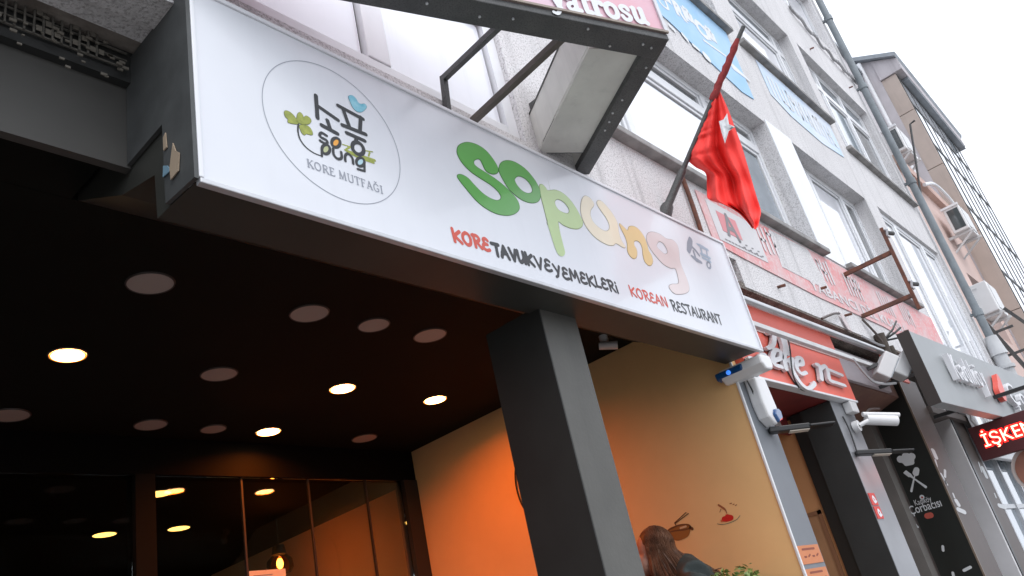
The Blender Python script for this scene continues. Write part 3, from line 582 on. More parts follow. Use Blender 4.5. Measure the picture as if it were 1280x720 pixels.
for x, y, r, lit, lb in [
    (1.52, 3.98, .085, 1, 'glowing round ceiling light furthest to the left, alone above the dark glass'),
    (3.22, 3.98, .085, 1, 'glowing round ceiling light between the unlit discs in the middle of the ceiling'),
    (3.20, 4.83, .085, 1, 'glowing round ceiling light lowest in view, nearest the glass front'),
    (4.05, 3.98, .085, 1, 'glowing round ceiling light closest to the grey column and the orange wall'),
    (1.54, 3.14, .098, 0, 'largest unlit ceiling disc, under the logo end of the white sign'),
    (2.38, 3.13, .098, 0, 'second largest unlit ceiling disc, right of the biggest one'),
    (2.80, 3.12, .085, 0, 'small pale grey rimmed unlit ceiling disc between two wider discs'),
    (3.22, 3.11, .095, 0, 'unlit ceiling disc nearest the column in the row behind the sign'),
    (2.35, 3.99, .098, 0, 'unlit ceiling disc midway between two glowing lights of the middle row'),
    (2.36, 4.85, .095, 0, 'dim unlit ceiling disc low on the left beside a smaller one'),
    (2.79, 4.85, .080, 0, 'smallest dim unlit ceiling disc just left of the lowest glowing light'),
    (4.06, 4.83, .095, 0, 'reddish unlit ceiling disc beside the top corner of the orange wall'),
    (1.55, 4.85, .10, 0, 'dim unlit ceiling disc cut by the left edge of the picture')]:
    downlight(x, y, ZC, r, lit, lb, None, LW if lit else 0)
for x, y, lb in [(2.72, 5.5, 'amber ceiling light behind the glass, cut by the dark post'), (3.36, 6.46, 'amber ceiling light behind the glass, right of the dark post'), (2.82, 6.59, 'lowest amber ceiling light behind the glass, left of the dark post')]:
    downlight(x, y, 3.2, .085, 1, lb, M_INHOT, .3)
# pendant lamp behind the glass
pdx = (4.11, 6.2); pn_ = thing('pendant_lamp', 'small hanging lamp with amber glass shade glowing behind the restaurant glass', 'lamp', (4.11, 6.2, 2.82))
MB().tube([(4.11, 6.2, 3.2), (4.11, 6.2, 2.95)], .006, 6).build('cord', M_BLACK, pn_)
MB().tube([(4.11, 6.2, 2.96), (4.11, 6.2, 2.90), (4.11, 6.2, 2.885)], [.05, .06, .06], 16).build('cap', M_BLACK, pn_, smooth=.7)
MB().ell((4.11, 6.2, 2.81), (.028, .028, .045), 12, 8).build('bulb', mat('bulb', (1, .8, .5), .4, emit=(1, .55, .15), estr=14), pn_, smooth=2)
MB().tube([(4.11, 6.2, 2.885), (4.11, 6.2, 2.84), (4.11, 6.2, 2.77), (4.11, 6.2, 2.73)], [.06, .105, .115, .09], 18, cap=False).build('shade', glassmat('amber glass', (.85, .35, .12)), pn_, smooth=2)
ld = bpy.data.lights.new('bulb_glow', 'POINT'); ld.energy = 1.8; ld.color = (1, .38, .08); ld.shadow_soft_size = .04
lo = bpy.data.objects.new('bulb_glow', ld); COL.objects.link(lo); lo.parent = pn_; lo.location = (0, -.0, -.06)
p0, p1 = at(311, 714, 'y', YG - .012), at(357, 716, 'y', YG - .012)
nt_ = thing('paper_notice', 'pale paper notice stuck on the dark restaurant glass below the hanging lamp', 'notice', tuple(p0))
MB().box(p0[0], p1[0], YG - .014, YG - .012, p0[2] - .34, p0[2]).build('sheet', M_PAPER, nt_)
mb = MB(); random.seed(5)
for i in range(9):
    z = p0[2] - .03 - i * .03; mb.quad((p0[0] + .03, YG - .0155, z - .006), (p0[0] + .03 + random.uniform(.08, .18), YG - .0155, z - .006), (p0[0] + .03 + random.uniform(.08, .18), YG - .0155, z), (p0[0] + .03, YG - .0155, z))
mb.build('print', M_INKG, nt_)
# dome camera under the soffit
cc = thing('ceiling_camera', 'small white camera hanging under the dark soffit beside the grey column', 'camera', (4.42, 2.68, 3.42))
MB().tube([(4.42, 2.68, 3.45), (4.42, 2.68, 3.40)], .03, 12).build('mount', M_LGREY, cc, smooth=.7)
MB().tube([(4.42, 2.68, 3.41), (4.40, 2.66, 3.375)], .012, 8).tube([(4.37, 2.70, 3.375), (4.44, 2.60, 3.35)], [.026, .03], 12).build('body', M_LGREY, cc, smooth=.7)

# ================================================================== V shaped light box sign above
vg = thing('angled_light_box', 'V shaped light box sign with pink face and white lettering on dark steel beams', 'sign', (2.855, .975, 3.9))
C0 = np.array([2.855, .975, 0]); dl = np.array([-.929, .37, 0]); nl = np.array([.37, .929, 0]); dr = np.array([.52, .854, 0]); nr = np.array([-.854, .52, 0])
def slab(mb, o, d, n, a, b, c, e, z0, z1):
    ps = [o + d * a + n * c, o + d * b + n * c, o + d * b + n * e, o + d * a + n * e]
    return mb.add([(p[0], p[1], z0) for p in ps] + [(p[0], p[1], z1) for p in ps], [(3, 2, 1, 0), (4, 5, 6, 7), (0, 1, 5, 4), (1, 2, 6, 5), (2, 3, 7, 6), (3, 0, 4, 7)])
slab(MB(), C0, dl, nl, 0, 2.33, 0.004, .128, 3.9, 3.935).build('beam', M_DKMET, vg, bev=.004)
slab(MB(), C0, dr, nr, .03, 1.03, 0.0, .094, 3.902, 3.938).build('beam', M_DKMET, vg, bev=.004)
slab(MB(), C0, dl, nl, .004, 2.33, .006, .125, 3.936, 4.42).build('face_panel', mat('pink sign face', (.74, .40, .46), .35, var=.12, vscale=1.5, col2=(.70, .52, .60)), vg)
slab(MB(), C0, dl, nl, -.004, 2.33, -.006, .004, 3.935, 3.947).build('edge_trim', mat('tan trim', (.30, .25, .21), .6), vg)
slab(MB(), C0, dl, nl, -.004, .014, -.004, .005, 3.948, 4.42).build('edge_trim', M_ALU, vg)
slab(MB(), C0, dr, nr, .04, 1.03, .004, .09, 3.939, 4.42).build('face_panel', M_SHEET, vg)
slab(MB(), C0, dr, nr, .10, .86, .097, .352, 3.925, 3.932).build('bottom_sheet', M_SHEET, vg, bev=.002)
slab(MB(), C0, dr, nr, .10, .86, .353, .358, 3.932, 4.155).build('inner_sheet', M_SHEET, vg, bev=.002)
slab(MB(), C0, dr, nr, .098, .86, .3585, .3625, 4.150, 4.158).build('sheet_edge', M_DKMET, vg)
slab(MB(), C0, dr, nr, .86, .866, .094, .36, 3.926, 4.155).build('sheet_edge', M_DKMET, vg)
MB().beam((2.16, 1.37, 3.917), (2.29, 1.83, 4.035), .026, .026).beam((2.29, 1.83, 4.048), (2.285, 1.85, 3.83), .026, .026, (1, 0, 0)).build('strut', M_DKMET, vg)
MB().beam((2.44, 1.25, 3.917), (2.48, 1.868, 3.895), .03, .03).build('strut', mat('brown steel', (.12, .10, .085), .6, var=.3, vscale=9), vg)
MB().box(3.0, 3.045, 1.80, 1.868, 4.19, 4.235).tube([(3.02, 1.79, 4.21), (3.02, 1.76, 4.22)], .018, 8).build('hinge', M_DKMET, vg)
mb = MB(); random.seed(9)
for i in range(9):
    a = random.uniform(.05, 1.6); b = random.uniform(.02, .11); p = C0 + dl * a + nl * b; mb.tube([(p[0], p[1], 3.9), (p[0], p[1], 3.894)], .006, 6)
for i in range(5):
    a = random.uniform(.1, .9); b = random.uniform(.02, .08); p = C0 + dr * a + nr * b; mb.tube([(p[0], p[1], 3.902), (p[0], p[1], 3.896)], .006, 6)
tag(mb.build('screw', M_ALU, vg), kind='stuff')
PV = Plane(C0 - nl * .0 + np.array([0, 0, 3.9]), -dl, (0, 0, 1), -nl)
a, b = PV.uv(691, 8.5), PV.uv(811, 29.5); sl = (b[1] - a[1]) / (b[0] - a[0])
hand_text(PV, 'yatrosu', a[0], a[1], b[0], .082, .0115, .0012, SERIF, None, 0, .003, True, .08, sl).build('lettering', M_PRINTW, vg)

# ================================================================== flag on its pole
PB, PT = np.array([4.2, 1.865, 3.905]), np.array([4.36, 1.02, 4.87])
fp = thing('flagpole', 'slanting dark flagpole bolted to the stippled wall beside the V shaped sign', 'flagpole', tuple(PB))
pp = lambda t: PB + (PT - PB) * t
MB().tube([pp(.0), pp(1.0)], [.017, .014], 10).build('pole', M_DKMET, fp, smooth=.8)
MB().tube([pp(-.01), pp(.04), pp(.05), pp(.22), pp(.23)], [.05, .036, .026, .024, .018], 12).build('base_socket', M_DKMET, fp, smooth=.8)
fgl = thing('flag', 'red flag with a white star, hanging limp from the slanting pole', 'flag', tuple(pp(.62)))
M_FLAG = mat('red flag cloth', (.95, .058, .048), .8, var=.10, vscale=6, bump=.15, bscale=300)
def yat(px, py):   # depth of the pole where it passes nearest this picture point
    best = min(np.linspace(.1, 1, 91), key=lambda t: (lambda c: (640 + 1008 * c[0] / c[2] - px) ** 2 + (360 + 1008 * c[1] / c[2] - py) ** 2)(ROT.T @ (pp(t) - np.array([0, 0, EYE]))))
    return pp(best)[1]
Lp = spline([(894.5, 112), (878, 152), (866, 178), (858, 196), (868, 208), (882, 217), (883.5, 236), (886, 249), (905, 256), (924, 267), (940, 285)], n=8)
Rp = spline([(899, 112), (910, 136), (919, 160), (927, 182), (934, 205), (940, 226), (945, 243), (951, 263), (949, 274), (947, 282), (944, 286)], n=8)
yl = [yat(*p) for p in Lp]; im = 24; yl = yl[:im + 1] + [yl[im] - .012 * (i) / 8 for i in range(1, len(Lp) - im)]
NS = 44; CL = []; gv = []
for i, (l, r) in enumerate(zip(Lp, Rp)):
    t = i / (len(Lp) - 1); row = []
    for j in range(NS + 1):
        s_ = j / NS; px, py = l[0] + (r[0] - l[0]) * s_, l[1] + (r[1] - l[1]) * s_
        y = yl[i] + (1.30 - yl[i]) * s_
        amp = min(1, t * 4) * (.018 + .016 * t)
        y += amp * (math.sin(s_ * 11 + 1.2 + t * 1.5) + .55 * math.sin(s_ * 23 + 2 - t * 2.5) + .2 * math.sin(t * 30 + s_ * 6)) * math.sin(math.pi * min(max(s_, .03), .97)) ** .4
        p = at(px, py, 'y', y); row.append(p); CL.append((px, py, y))
    gv.append(row)
mb = MB(); W_ = NS + 1
mb.add([p for r in gv for p in r], [(i * W_ + j, i * W_ + j + 1, (i + 1) * W_ + j + 1, (i + 1) * W_ + j) for i in range(len(Lp) - 1) for j in range(NS)])
o = mb.build('cloth', M_FLAG, fgl, smooth=3.0)
sm = o.modifiers.new('thickness', 'SOLIDIFY'); sm.thickness = .004; sm.offset = 1
CLA = np.array(CL)
star = [(908.9, 141.5), (911.3, 155.2), (919.0, 158.8), (911.0, 163.6), (906.2, 179.5), (901.8, 165.5), (898.6, 151.5), (904.2, 149.5)]
def onflag(px, py):
    d = (CLA[:, 0] - px) ** 2 + (CLA[:, 1] - py) ** 2; k = np.argsort(d)[:6]; return at(px, py, 'y', float(CLA[k, 2].mean()) - .022)
mb = MB(); cx, cy = 906, 159; K = 6
for a, b in zip(star, star[1:] + star[:1]):
    for q in range(K):
        f0, f1 = q / K, (q + 1) / K
        pt = lambda f, c: onflag(cx + (c[0] - cx) * f, cy + (c[1] - cy) * f)
        if q == 0: mb.add([pt(0, a), pt(f1, a), pt(f1, b)], [(0, 1, 2)])
        else: mb.add([pt(f0, a), pt(f1, a), pt(f1, b), pt(f0, b)], [(0, 1, 2, 3)])
so_ = mb.build('star', M_PRINTW, fgl, smooth=3.)
wr = [pp(t) + np.array([random.uniform(-.004, .004), 0, random.uniform(-.004, .004)]) for t in np.linspace(.60, .93, 14)]
MB().tube(wr, [.023, .024, .022, .025, .021, .024, .022, .025, .021, .023, .019, .024, .018, .014], 9).build('wrapped_cloth', mat('wrapped red cloth', (.30, .035, .035), .85, var=.3, vscale=30, bump=.4), fgl, smooth=1.)

# ================================================================== faded banners on the wall
def quadpl(mb, pl, u0, u1, v0, v1, h): return mb.quad(pl.w(u0, v0, h), pl.w(u1, v0, h), pl.w(u1, v1, h), pl.w(u0, v1, h))
PW = front(YW)
M_BLU1 = mat('faded blue banner', (.30, .54, .80), .6, var=.2, vscale=1.6, col2=(.42, .62, .82), bump=.05)
b1 = thing('blue_banner', 'blue banner with peeling white lettering under the upper window sill', 'banner', (5.6, YW, 6.4))
MB().prism([(4.7, 6.36), (5.6, 6.33), (5.9, 6.28), (6.3, 6.20), (6.85, 6.12), (7.14, 6.16), (7.16, 7.07), (4.7, 7.07)], fy, YW - .010, YW - .003).build('sheet', M_BLU1, b1)
ua, ub = PW.uv(844, 17), PW.uv(889, 51)
for body, wq in (('RÜCÜ', 0), ('SÜ', 1)):
    wd_ = ub[0] - ua[0] + .12; x_ = ua[0] if not wq else ua[0] - wd_ * .54
    font_mesh(PW, body, x_, ua[1] + (0 if wq else 0), wd_ * (.5 if wq else 1), .20, .012, bold=.06).build('lettering', M_PRINTW, b1)
font_mesh(PW, 'U', 5.52, 6.50, .20, .15, .012, bold=.02).build('lettering', M_PRINTW, b1)
for (x, y), (x2, y2), r in (((836, 33), (842, 39), .022), ((852, 44), (858, 51), .024), ((865, 57), (872, 63), .020), ((880, 70), (884, 74), .045)): stroke_mesh(PW, [([PW.uv(x, y), PW.uv(x2, y2)], r)], .008, .012).build('lettering', M_PRINTW, b1)
stroke_mesh(PW, [([PW.uv(878, 51), PW.uv(906, 71)], .014)], .008, .0125).build('tear', M_PRINTW, b1)
stroke_mesh(PW, [([PW.uv(915, 84), PW.uv(936, 102)], [.05, .012])], .008, .0125).build('tear', M_PRINTW, b1)
b2 = thing('blue_banner', 'smaller washed out blue strip banner with white lettering right of the flagpole tip', 'banner', (8.0, YW, 6.6))
MB().prism([(7.86, 6.56), (8.3, 6.45), (9.2, 6.42), (10.0, 6.52), (10.05, 7.06), (7.86, 7.06)], fy, YW - .008, YW - .003).build('sheet', mat('bleached blue banner', (.50, .66, .84), .6, var=.1, vscale=1.2, col2=(.70, .74, .82)), b2)
mb = MB(); random.seed(21); st = []
for i in range(15):
    x = 8.0 + i * .13; zz = 6.62 + random.uniform(-.02, .02); st.append(([(x, zz), (x + random.uniform(-.01, .01), zz + .27)], .022))
    if random.random() < .6: st.append(([(x, zz + random.choice((0, .14, .27))), (x + .10, zz + random.choice((0, .14, .27)))], .016))
for q in st: stroke_mesh(PW, [q], .008, .011).build('letter_stroke', M_PRINTW, b2)
rb = thing('red_banner', 'faded red and white banner of a language course below the first floor windows', 'banner', (7.7, YW, 4.0))
M_RB = mat('faded red banner', (.74, .28, .28), .7, col2=(.66, .50, .50), vscale=2.6, speck=(30., (.70, .52, .52)))
MB().prism([(4.80, 3.85), (5.2, 3.83), (6.6, 3.79), (8.2, 3.80), (9.4, 3.74), (10.58, 3.84), (10.58, 4.32), (7.3, 4.33), (4.80, 4.28)], fy, YW - .009, YW - .003).build('sheet', M_RB, rb)
MB().box(4.91, 5.68, YW - .012, YW - .0095, 3.90, 4.24).build('white_field', mat('white banner field', (.66, .65, .66), .7, var=.1), rb)
MB().box(5.02, 5.32, YW - .014, YW - .0125, 4.00, 4.17).build('logo_square', mat('pink square', (.66, .26, .28), .7), rb)
font_mesh(PW, 'A', 5.07, 3.98, .21, .22, .0155, bold=.02).build('logo_lettering', mat('grey banner print', (.24, .23, .24), .7), rb)
st = [([(5.24 + .05 * i, 3.965 - .03 * (i % 2)), (5.27 + .05 * i, 3.97 - .03 * (i % 2))], .006) for i in range(8)] + [([(5.0 + .05 * i, 3.925), (5.03 + .05 * i, 3.925)], .006) for i in range(12)]
for q in st: stroke_mesh(PW, [q], .004, .0135).build('print_stroke', mat('grey banner print', (.24, .23, .24), .7), rb)
MB().prism([(5.95, 3.93), (6.95, 3.92), (6.80, 4.31), (6.0, 4.29)], fy, YW - .0115, YW - .0095).build('bare_patch', M_STIP, rb)
random.seed(4); st = []
for x0, n_ in ((5.72, 4), (6.9, 4), (7.55, 5), (8.5, 5), (9.2, 5)):
    for i in range(n_):
        x = x0 + i * .085; st.append(([(x, 4.02 + random.uniform(0, .03)), (x + .004, 4.25 + random.uniform(-.03, .02))], .018))
        if random.random() < .4: st.append(([(x, 4.02 + random.choice((.1, .2))), (x + .08, 4.03 + random.choice((.1, .2)))], .013))
for q in st: stroke_mesh(PW, [q], .008, .013).build('letter_stroke', mat('faded white print', (.70, .66, .67), .7), rb)
font_mesh(PW, 'YABANCI DİL KURSU', 6.45, 3.845, 2.55, .105, .013, bold=.02).build('lettering', mat('faded white print', (.70, .66, .67), .7), rb)
pl_ = thing('loose_plate', 'small pale plate hanging off the wall under the red banner', 'plate', (6.95, 1.84, 3.6))
MB().prism([(6.88, 3.71), (6.97, 3.69), (7.03, 3.54), (6.93, 3.55)], fy, 1.845, 1.85).build('plate_sheet', mat('pinkish plate', (.66, .58, .58), .6, var=.2, vscale=20), pl_)

# rusty bracket that once held a blade sign
rk = thing('sign_bracket', 'empty rusty iron sign bracket standing out from the wall beside the tall window', 'bracket', (7.6, 1.87, 3.8))
MB().beam((7.62, 1.865, 4.245), (7.62, 1.40, 4.25), .035, .035).build('arm', M_RUST, rk); MB().beam((7.60, 1.865, 3.80), (7.60, 1.40, 3.795), .035, .035).build('arm', M_RUST, rk)
MB().beam((7.61, 1.39, 3.66), (7.61, 1.39, 4.50), .03, .03, (0, 1, 0)).build('upright', M_RUST, rk)
for z in (4.46, 3.92):
    MB().tube([(7.63, 1.385, z), (7.74, 1.34, z - .01)], .020, 8).build('clamp', M_DKMET, rk)
    MB().tube([(7.61, 1.38, z + .02), (7.60, 1.35, z), (7.61, 1.37, z - .05), (7.63, 1.36, z - .07)], .012, 7).build('hook', M_ALU, rk)
# ================================================================== red shop next door
ts = thing('takeaway_shop', 'narrow takeaway shop front with grey pier, charcoal doorway and orange inner wall', 'shopfront', (5.9, 2.04, 0))
MB().box(4.779, 5.13, 2.037, 2.40, 0, 2.925).build('pier', mat('slate grey pier', (.185, .20, .22), .5, var=.1, vscale=2), ts)
MB().box(6.38, 6.83, 2.04, 2.30, 0, 2.925).build('pier', M_GPIL, ts, bev=.004)
MB().box(6.372, 6.379, 2.043, 2.30, 0, 2.92).build('pier_side', M_CHAR, ts)
MB().box(6.385, 6.60, 2.302, 2.40, 0, 2.92).build('door_jamb', M_BLACK, ts)
MB().box(6.41, 6.6, 2.402, 4.5, 0, 2.90).build('inner_wall', M_ORW, ts)
mb = MB()
for a, b, c, d in ((2.43, 2.46, 0.2, 2.18), (2.43, 3.2, 2.15, 2.18), (3.17, 3.2, .2, 2.15)): mb.box(6.398, 6.41, a, b, c, d)
mb.build('door_moulding', mat('brown moulding', (.26, .12, .06), .6), ts)
MB().box(6.405, 6.41, 2.462, 3.168, .2, 2.148).build('door_leaf', mat('tan door leaf', (.42, .22, .11), .6, var=.1), ts)
MB().box(5.13, 6.83, 4.5, 4.6, 0, 2.9).build('back_wall', M_ORW, ts)
MB().box(4.875, 6.84, 2.06, 4.5, 2.93, 2.96).build('ceiling', M_REDD, ts)
MB().box(5.132, 6.38, 2.42, 2.45, 2.78, 2.927).build('door_header', M_REDD, ts)
mb = MB()
for i in range(3): mb.box(5.75 + i * .17, 5.87 + i * .17, 2.412, 2.418, 2.80, 2.90)
mb.build('header_print', mat('dull white print', (.40, .36, .35), .6), ts)
rs = thing('red_shop_sign', 'orange red shop sign with raised white script letters beside the white restaurant sign', 'sign', (5.9, 2.0, 2.93))
MB().box(4.885, 6.84, 1.985, 2.045, 2.945, 3.53).build('panel', M_REDS, rs)
MB().box(4.885, 6.842, 1.975, 2.047, 2.925, 2.943).build('trim', M_PVC, rs, bev=.003)
MB().box(5.05, 6.84, 1.978, 1.984, 3.315, 3.345).build('trim', mat('pale salmon strip', (.55, .40, .37), .5), rs)
PR = Plane((0, 1.985, 0), (2.3, 0, 0), (0, 0, 1), (0, -1, 0)); T_ = lambda *p: [PR.uv(900 + a / 7.06, 390 + b / 7.06) for a, b in p]
M_LET = mat('raised white letter', (.72, .72, .74), .4, var=.08)
for stk in ([(spline(T_((395,200),(435,205),(440,270),(425,315),(385,335)), n=5), .0140), (spline(T_((330,395),(358,400),(366,450),(345,495),(312,470),(290,425)), n=5), .0150), (T_((225,425),(285,440)), .0140)],
            [(spline(T_((440,445),(500,420),(490,365),(445,355),(425,420),(445,480),(500,500)), n=5), .0150)],
            [(spline(T_((505,240),(535,330),(530,430),(545,520)), n=5), .0150), (spline(T_((535,250),(555,330),(560,390)), n=4), .011), (spline(T_((560,450),(600,430),(590,490),(620,560),(680,650),(740,690),(790,660),(795,640)), n=5), .0140)],
            [(spline(T_((640,480),(690,475),(680,425),(640,430),(640,510),(680,560),(720,550)), n=5), .0140)],
            [(spline(T_((815,480),(840,490),(855,560),(860,610)), n=5), .0150), (spline(T_((850,520),(890,490),(915,540),(930,610),(955,630)), n=5), .0140)]):
    stroke_mesh(PR, stk, .003, .012, .025).build('letter', M_LET, rs)
    stroke_mesh(PR, [(p, r * .7) for p, r in stk], .004, .001, .011).build('letter_backing', M_DKMET, rs)
for a, b in (((925, 522), (1045, 570)), ((950, 622), (1070, 662))):
    stroke_mesh(PR, [(T_(a, b), .0135)], .004, .004, .03).build('bar', M_LET, rs)
wire('sign_cable', 'thin dark cable looping down across the raised script letters', [tuple(at(900 + a / 7.06, 390 + b / 7.06, 'y', 1.93)) for a, b in ((540, 172), (585, 195), (612, 290), (625, 400), (635, 500), (660, 600), (700, 670))], .006, M_BLACK)
# awning rails in front of the sign
MB_r = thing('awning_rail', 'long shiny awning rail, upper of two in front of the red sign', 'rail', (6.5, 1.80, 3.40), 'awning rails')
MB().tube([(4.80, 1.84, 3.415), (7.55, 1.82, 3.415)], .028, 12).build('tube', mat('brushed steel tube', (.55, .55, .56), .3, metal=.7, var=.2), MB_r, smooth=.7)
MB_r2 = thing('awning_rail', 'square white awning rail, lower of two in front of the red sign', 'rail', (6.5, 1.84, 3.25), 'awning rails')
MB().box(4.90, 7.25, 1.84, 1.875, 3.232, 3.268).build('tube', mat('dull white rail', (.60, .60, .60), .4, var=.2), MB_r2, bev=.003)
# two flood lamps at the end of the rails
for k, (x, y, z, lb) in enumerate(((7.18, 1.76, 3.20, 'grey flood lamp at the rail end, the left one of a close pair'), (7.48, 1.70, 3.22, 'grey flood lamp at the rail end, the right one of a close pair'))):
    t = thing('flood_lamp', lb, 'lamp', (x, y, z), 'flood lamps at the rail end')
    d = np.array([.45, -.6, -.66]); d /= np.linalg.norm(d); c = np.array([x, y, z])
    MB().beam(c - d * .05, c + d * .07, .16, .22).build('housing', M_LGREY, t, bev=.01); MB().beam(c + d * .0705, c + d * .076, .14, .19).build('lens', M_PANEB, t)
    MB().beam(c - d * .05, c + np.array([-.06, .12, .02]), .03, .03).build('bracket', M_DKMET, t)
# arms with lamps on the piers
def arm_lamp(b, tip, lb, lit=False):
    b, tip = np.array(b), np.array(tip); t = thing('arm_lamp', lb, 'lamp', tuple(b), 'black arm lamps on the grey piers')
    m = b + (tip - b) * .62; MB().beam(b, m, .085, .035).build('arm', M_BLACK, t, bev=.006)
    MB().beam(m, tip, .10, .014).build('head', M_BLACK, t, bev=.004); MB().beam(b + (tip - b) * .30 - np.array([0, 0, .021]), b + (tip - b) * .60 - np.array([0, 0, .021]), .07, .006).build('lens', mat('cream lens', (.62, .55, .46), .4), t)
arm_lamp((5.0, 2.035, 2.585), (5.22, 1.70, 2.53), 'black arm lamp with cream underside on the slate pier')
arm_lamp((6.46, 2.035, 2.50), (6.70, 1.70, 2.42), 'black arm lamp on the grey metal pier under the white camera')
# menus and stickers
for k, (z0, z1, lb) in enumerate(((1.762, 1.868, 'upper orange price card on the slate pier'), (1.60, 1.735, 'lower orange price card on the slate pier'))):
    t = thing('price_card', lb, 'card', (4.95, 2.03, z0), 'orange price cards'); MB().box(4.80, 5.115, 2.033, 2.037, z0, z1).build('sheet', mat('orange card', (.62, .22, .09), .6, var=.1), t)
    st = [([(4.86, z1 - .022), (5.04, z1 - .022)], .006)] + [([(4.86 + .06 * i, z1 - .065), (4.89 + .06 * i, z1 - .065 + .01 * (i % 2))], .005) for i in range(4)]
    stroke_mesh(front(2.033), st, .004, .001).build('print', mat('dark orange print', (.25, .06, .03), .6), t)
for z0, lb in ((2.10, 'upper red sticker with white emblem on the grey metal pier'), (2.0, 'lower red sticker with white emblem on the grey metal pier')):
    t = thing('sticker', lb, 'sticker', (6.46, 2.03, z0), 'red stickers on the pier'); MB().box(6.385, 6.52, 2.034, 2.038, z0, z0 + .092).build('sheet', mat('red sticker', (.66, .05, .04), .5), t)
    stroke_mesh(front(2.034), [(spline([(6.44, z0 + .045), (6.46, z0 + .065), (6.485, z0 + .045), (6.46, z0 + .022)], True, 5), .010), ([(6.46, z0 + .02), (6.50, z0 + .03)], .008)], .004, .001).build('print', M_PRINTW, t)
# alarm boxes
al = thing('alarm_box', 'white alarm box with a blue lens tucked under the corner of the white sign', 'alarm', (4.79, 1.95, 2.95))
MB().prism([(4.70, 2.985), (4.86, 2.99), (4.86, 2.93), (4.83, 2.895), (4.74, 2.89), (4.70, 2.93)], fy, 1.80, 2.10).build('housing', M_WPLA, al, bev=.012)
MB().prism([(4.688, 2.975), (4.76, 2.978), (4.75, 2.915), (4.70, 2.925)], fy, 1.93, 2.13).build('lens', M_BLUE, al, bev=.014); MB().ell((4.692, 2.03, 2.95), (.012, .016, .016), 10, 6).build('led', mat('blue led', (.05, .2, .6), .2, emit=(.05, .25, 1), estr=.6), al, smooth=2)
a2 = thing('alarm_box', 'tall white alarm box with a blue lower end on the slate pier', 'alarm', (4.95, 1.99, 2.75))
MB().prism([(4.885, 2.92), (5.05, 2.93), (5.075, 2.72), (5.06, 2.635), (4.98, 2.60), (4.90, 2.65), (4.88, 2.74)], fy, 1.955, 2.037).build('housing', M_WPLA, a2, bev=.014)
MB().prism([(4.955, 2.665), (4.99, 2.70), (5.045, 2.71), (5.07, 2.69), (5.058, 2.635), (4.985, 2.61)], fy, 1.935, 1.99).build('lens', M_BLUE, a2, bev=.012)
jb = thing('junction_box', 'small clear junction box with a wire between the two alarm boxes', 'box', (4.93, 2.0, 2.96))
MB().prism([(4.90, 2.93), (4.90, 3.01), (4.96, 3.03), (4.995, 2.99), (4.98, 2.93)], fy, 1.95, 2.03).build('shell', M_LGREY, jb, bev=.01)
MB().ell((4.945, 1.945, 2.965), (.016, .014, .016), 10, 6).build('bulb', M_PVC, jb, smooth=2)
wire('alarm_wire', 'thin dark wire beside the tall white alarm box', [(4.90, 2.02, 2.94), (4.87, 2.0, 2.88), (4.885, 2.0, 2.82), (4.89, 2.02, 2.76)], .005, M_BLACK)
# security camera on the pier
sc = thing('security_camera', 'white bullet security camera on a bracket at the top of the grey metal pier', 'camera', (6.70, 2.0, 2.78))
MB().box(6.62, 6.76, 1.97, 2.038, 2.83, 2.92).build('junction_box', M_LGREY, sc, bev=.008)
MB().tube([(6.66, 2.03, 2.72), (6.66, 1.985, 2.72)], .045, 14).tube([(6.66, 1.985, 2.72), (6.69, 1.93, 2.735), (6.74, 1.90, 2.75)], .018, 8).build('bracket', M_WPLA, sc, smooth=.8)
MB().tube([(6.72, 1.935, 2.755), (6.90, 1.77, 2.70)], .042, 16).tube([(6.70, 1.94, 2.80), (6.92, 1.74, 2.74)], [.02, .02], 8).build('body', M_WPLA, sc, smooth=.8); MB().tube([(6.901, 1.769, 2.70), (6.905, 1.765, 2.699)], .034, 16).build('lens', M_BLACK, sc)
wire('camera_wire', 'short black wire hanging on the grey metal pier below the camera', [(6.50, 2.03, 2.80), (6.51, 2.025, 2.68), (6.50, 2.03, 2.52)], .006, M_BLACK)

# ================================================================== soup shop
ss = thing('soup_shop', 'soup shop front of black board, brown cladding and glass beyond the grey metal pier', 'shopfront', (9.5, 2.04, 0))
MB().box(8.62, 9.25, 2.04, 2.42, 0, 3.40).build('pier', M_BROWN, ss); MB().box(8.612, 8.6195, 2.052, 2.40, 0, 3.4).build('black_board', M_BLKP, ss); MB().box(8.606, 8.6195, 2.034, 2.050, 0, 3.4).build('edge_strip', mat('brass strip', (.28, .22, .17), .4, metal=.5), ss)
MB().box(8.45, 8.62, 2.425, 2.75, 0, 3.2).build('pier', mat('grey brown pier', (.20, .185, .17), .6, var=.2), ss)
MB().box(6.84, 8.62, 2.9, 3.0, 0, 3.5).build('back_wall', M_BROWN, ss)
MB().prism([(2.10, 3.19), (2.9, 2.95), (2.9, 3.5), (2.10, 3.5)], fx, 6.845, 9.3).build('soffit', mat('maroon soffit', (.20, .10, .085), .7, col2=(.28, .17, .12), vscale=2.5), ss)
MB().box(6.95, 8.3, 2.06, 2.095, 3.20, 3.49).build('pale_board', mat('pale lilac board', (.56, .50, .53), .5, var=.1), ss)
MB().box(10.0, 10.06, 2.045, 2.8, 0, 3.2).build('side_panel', mat('ribbed pale metal', (.80, .79, .80), .4, metal=0, var=.12, vscale=2), ss)
MB().box(10.06, 10.13, 2.035, 2.3, 0, 3.2).build('dark_edge', M_BLACK, ss)
MB().box(10.13, 10.72, 2.06, 2.3, 0, 3.2).build('pier', M_BROWN, ss)
MB().box(9.255, 9.998, 2.75, 2.8, 0, 3.2).build('door_recess', M_BROWN, ss)
MB().box(9.26, 13.7, 2.0, 2.9, 3.05, 3.12).build('header', M_BROWN, ss)
MB().box(10.75, 13.7, 2.10, 2.11, 0.3, 3.05).build('glass', M_PANEB, ss)
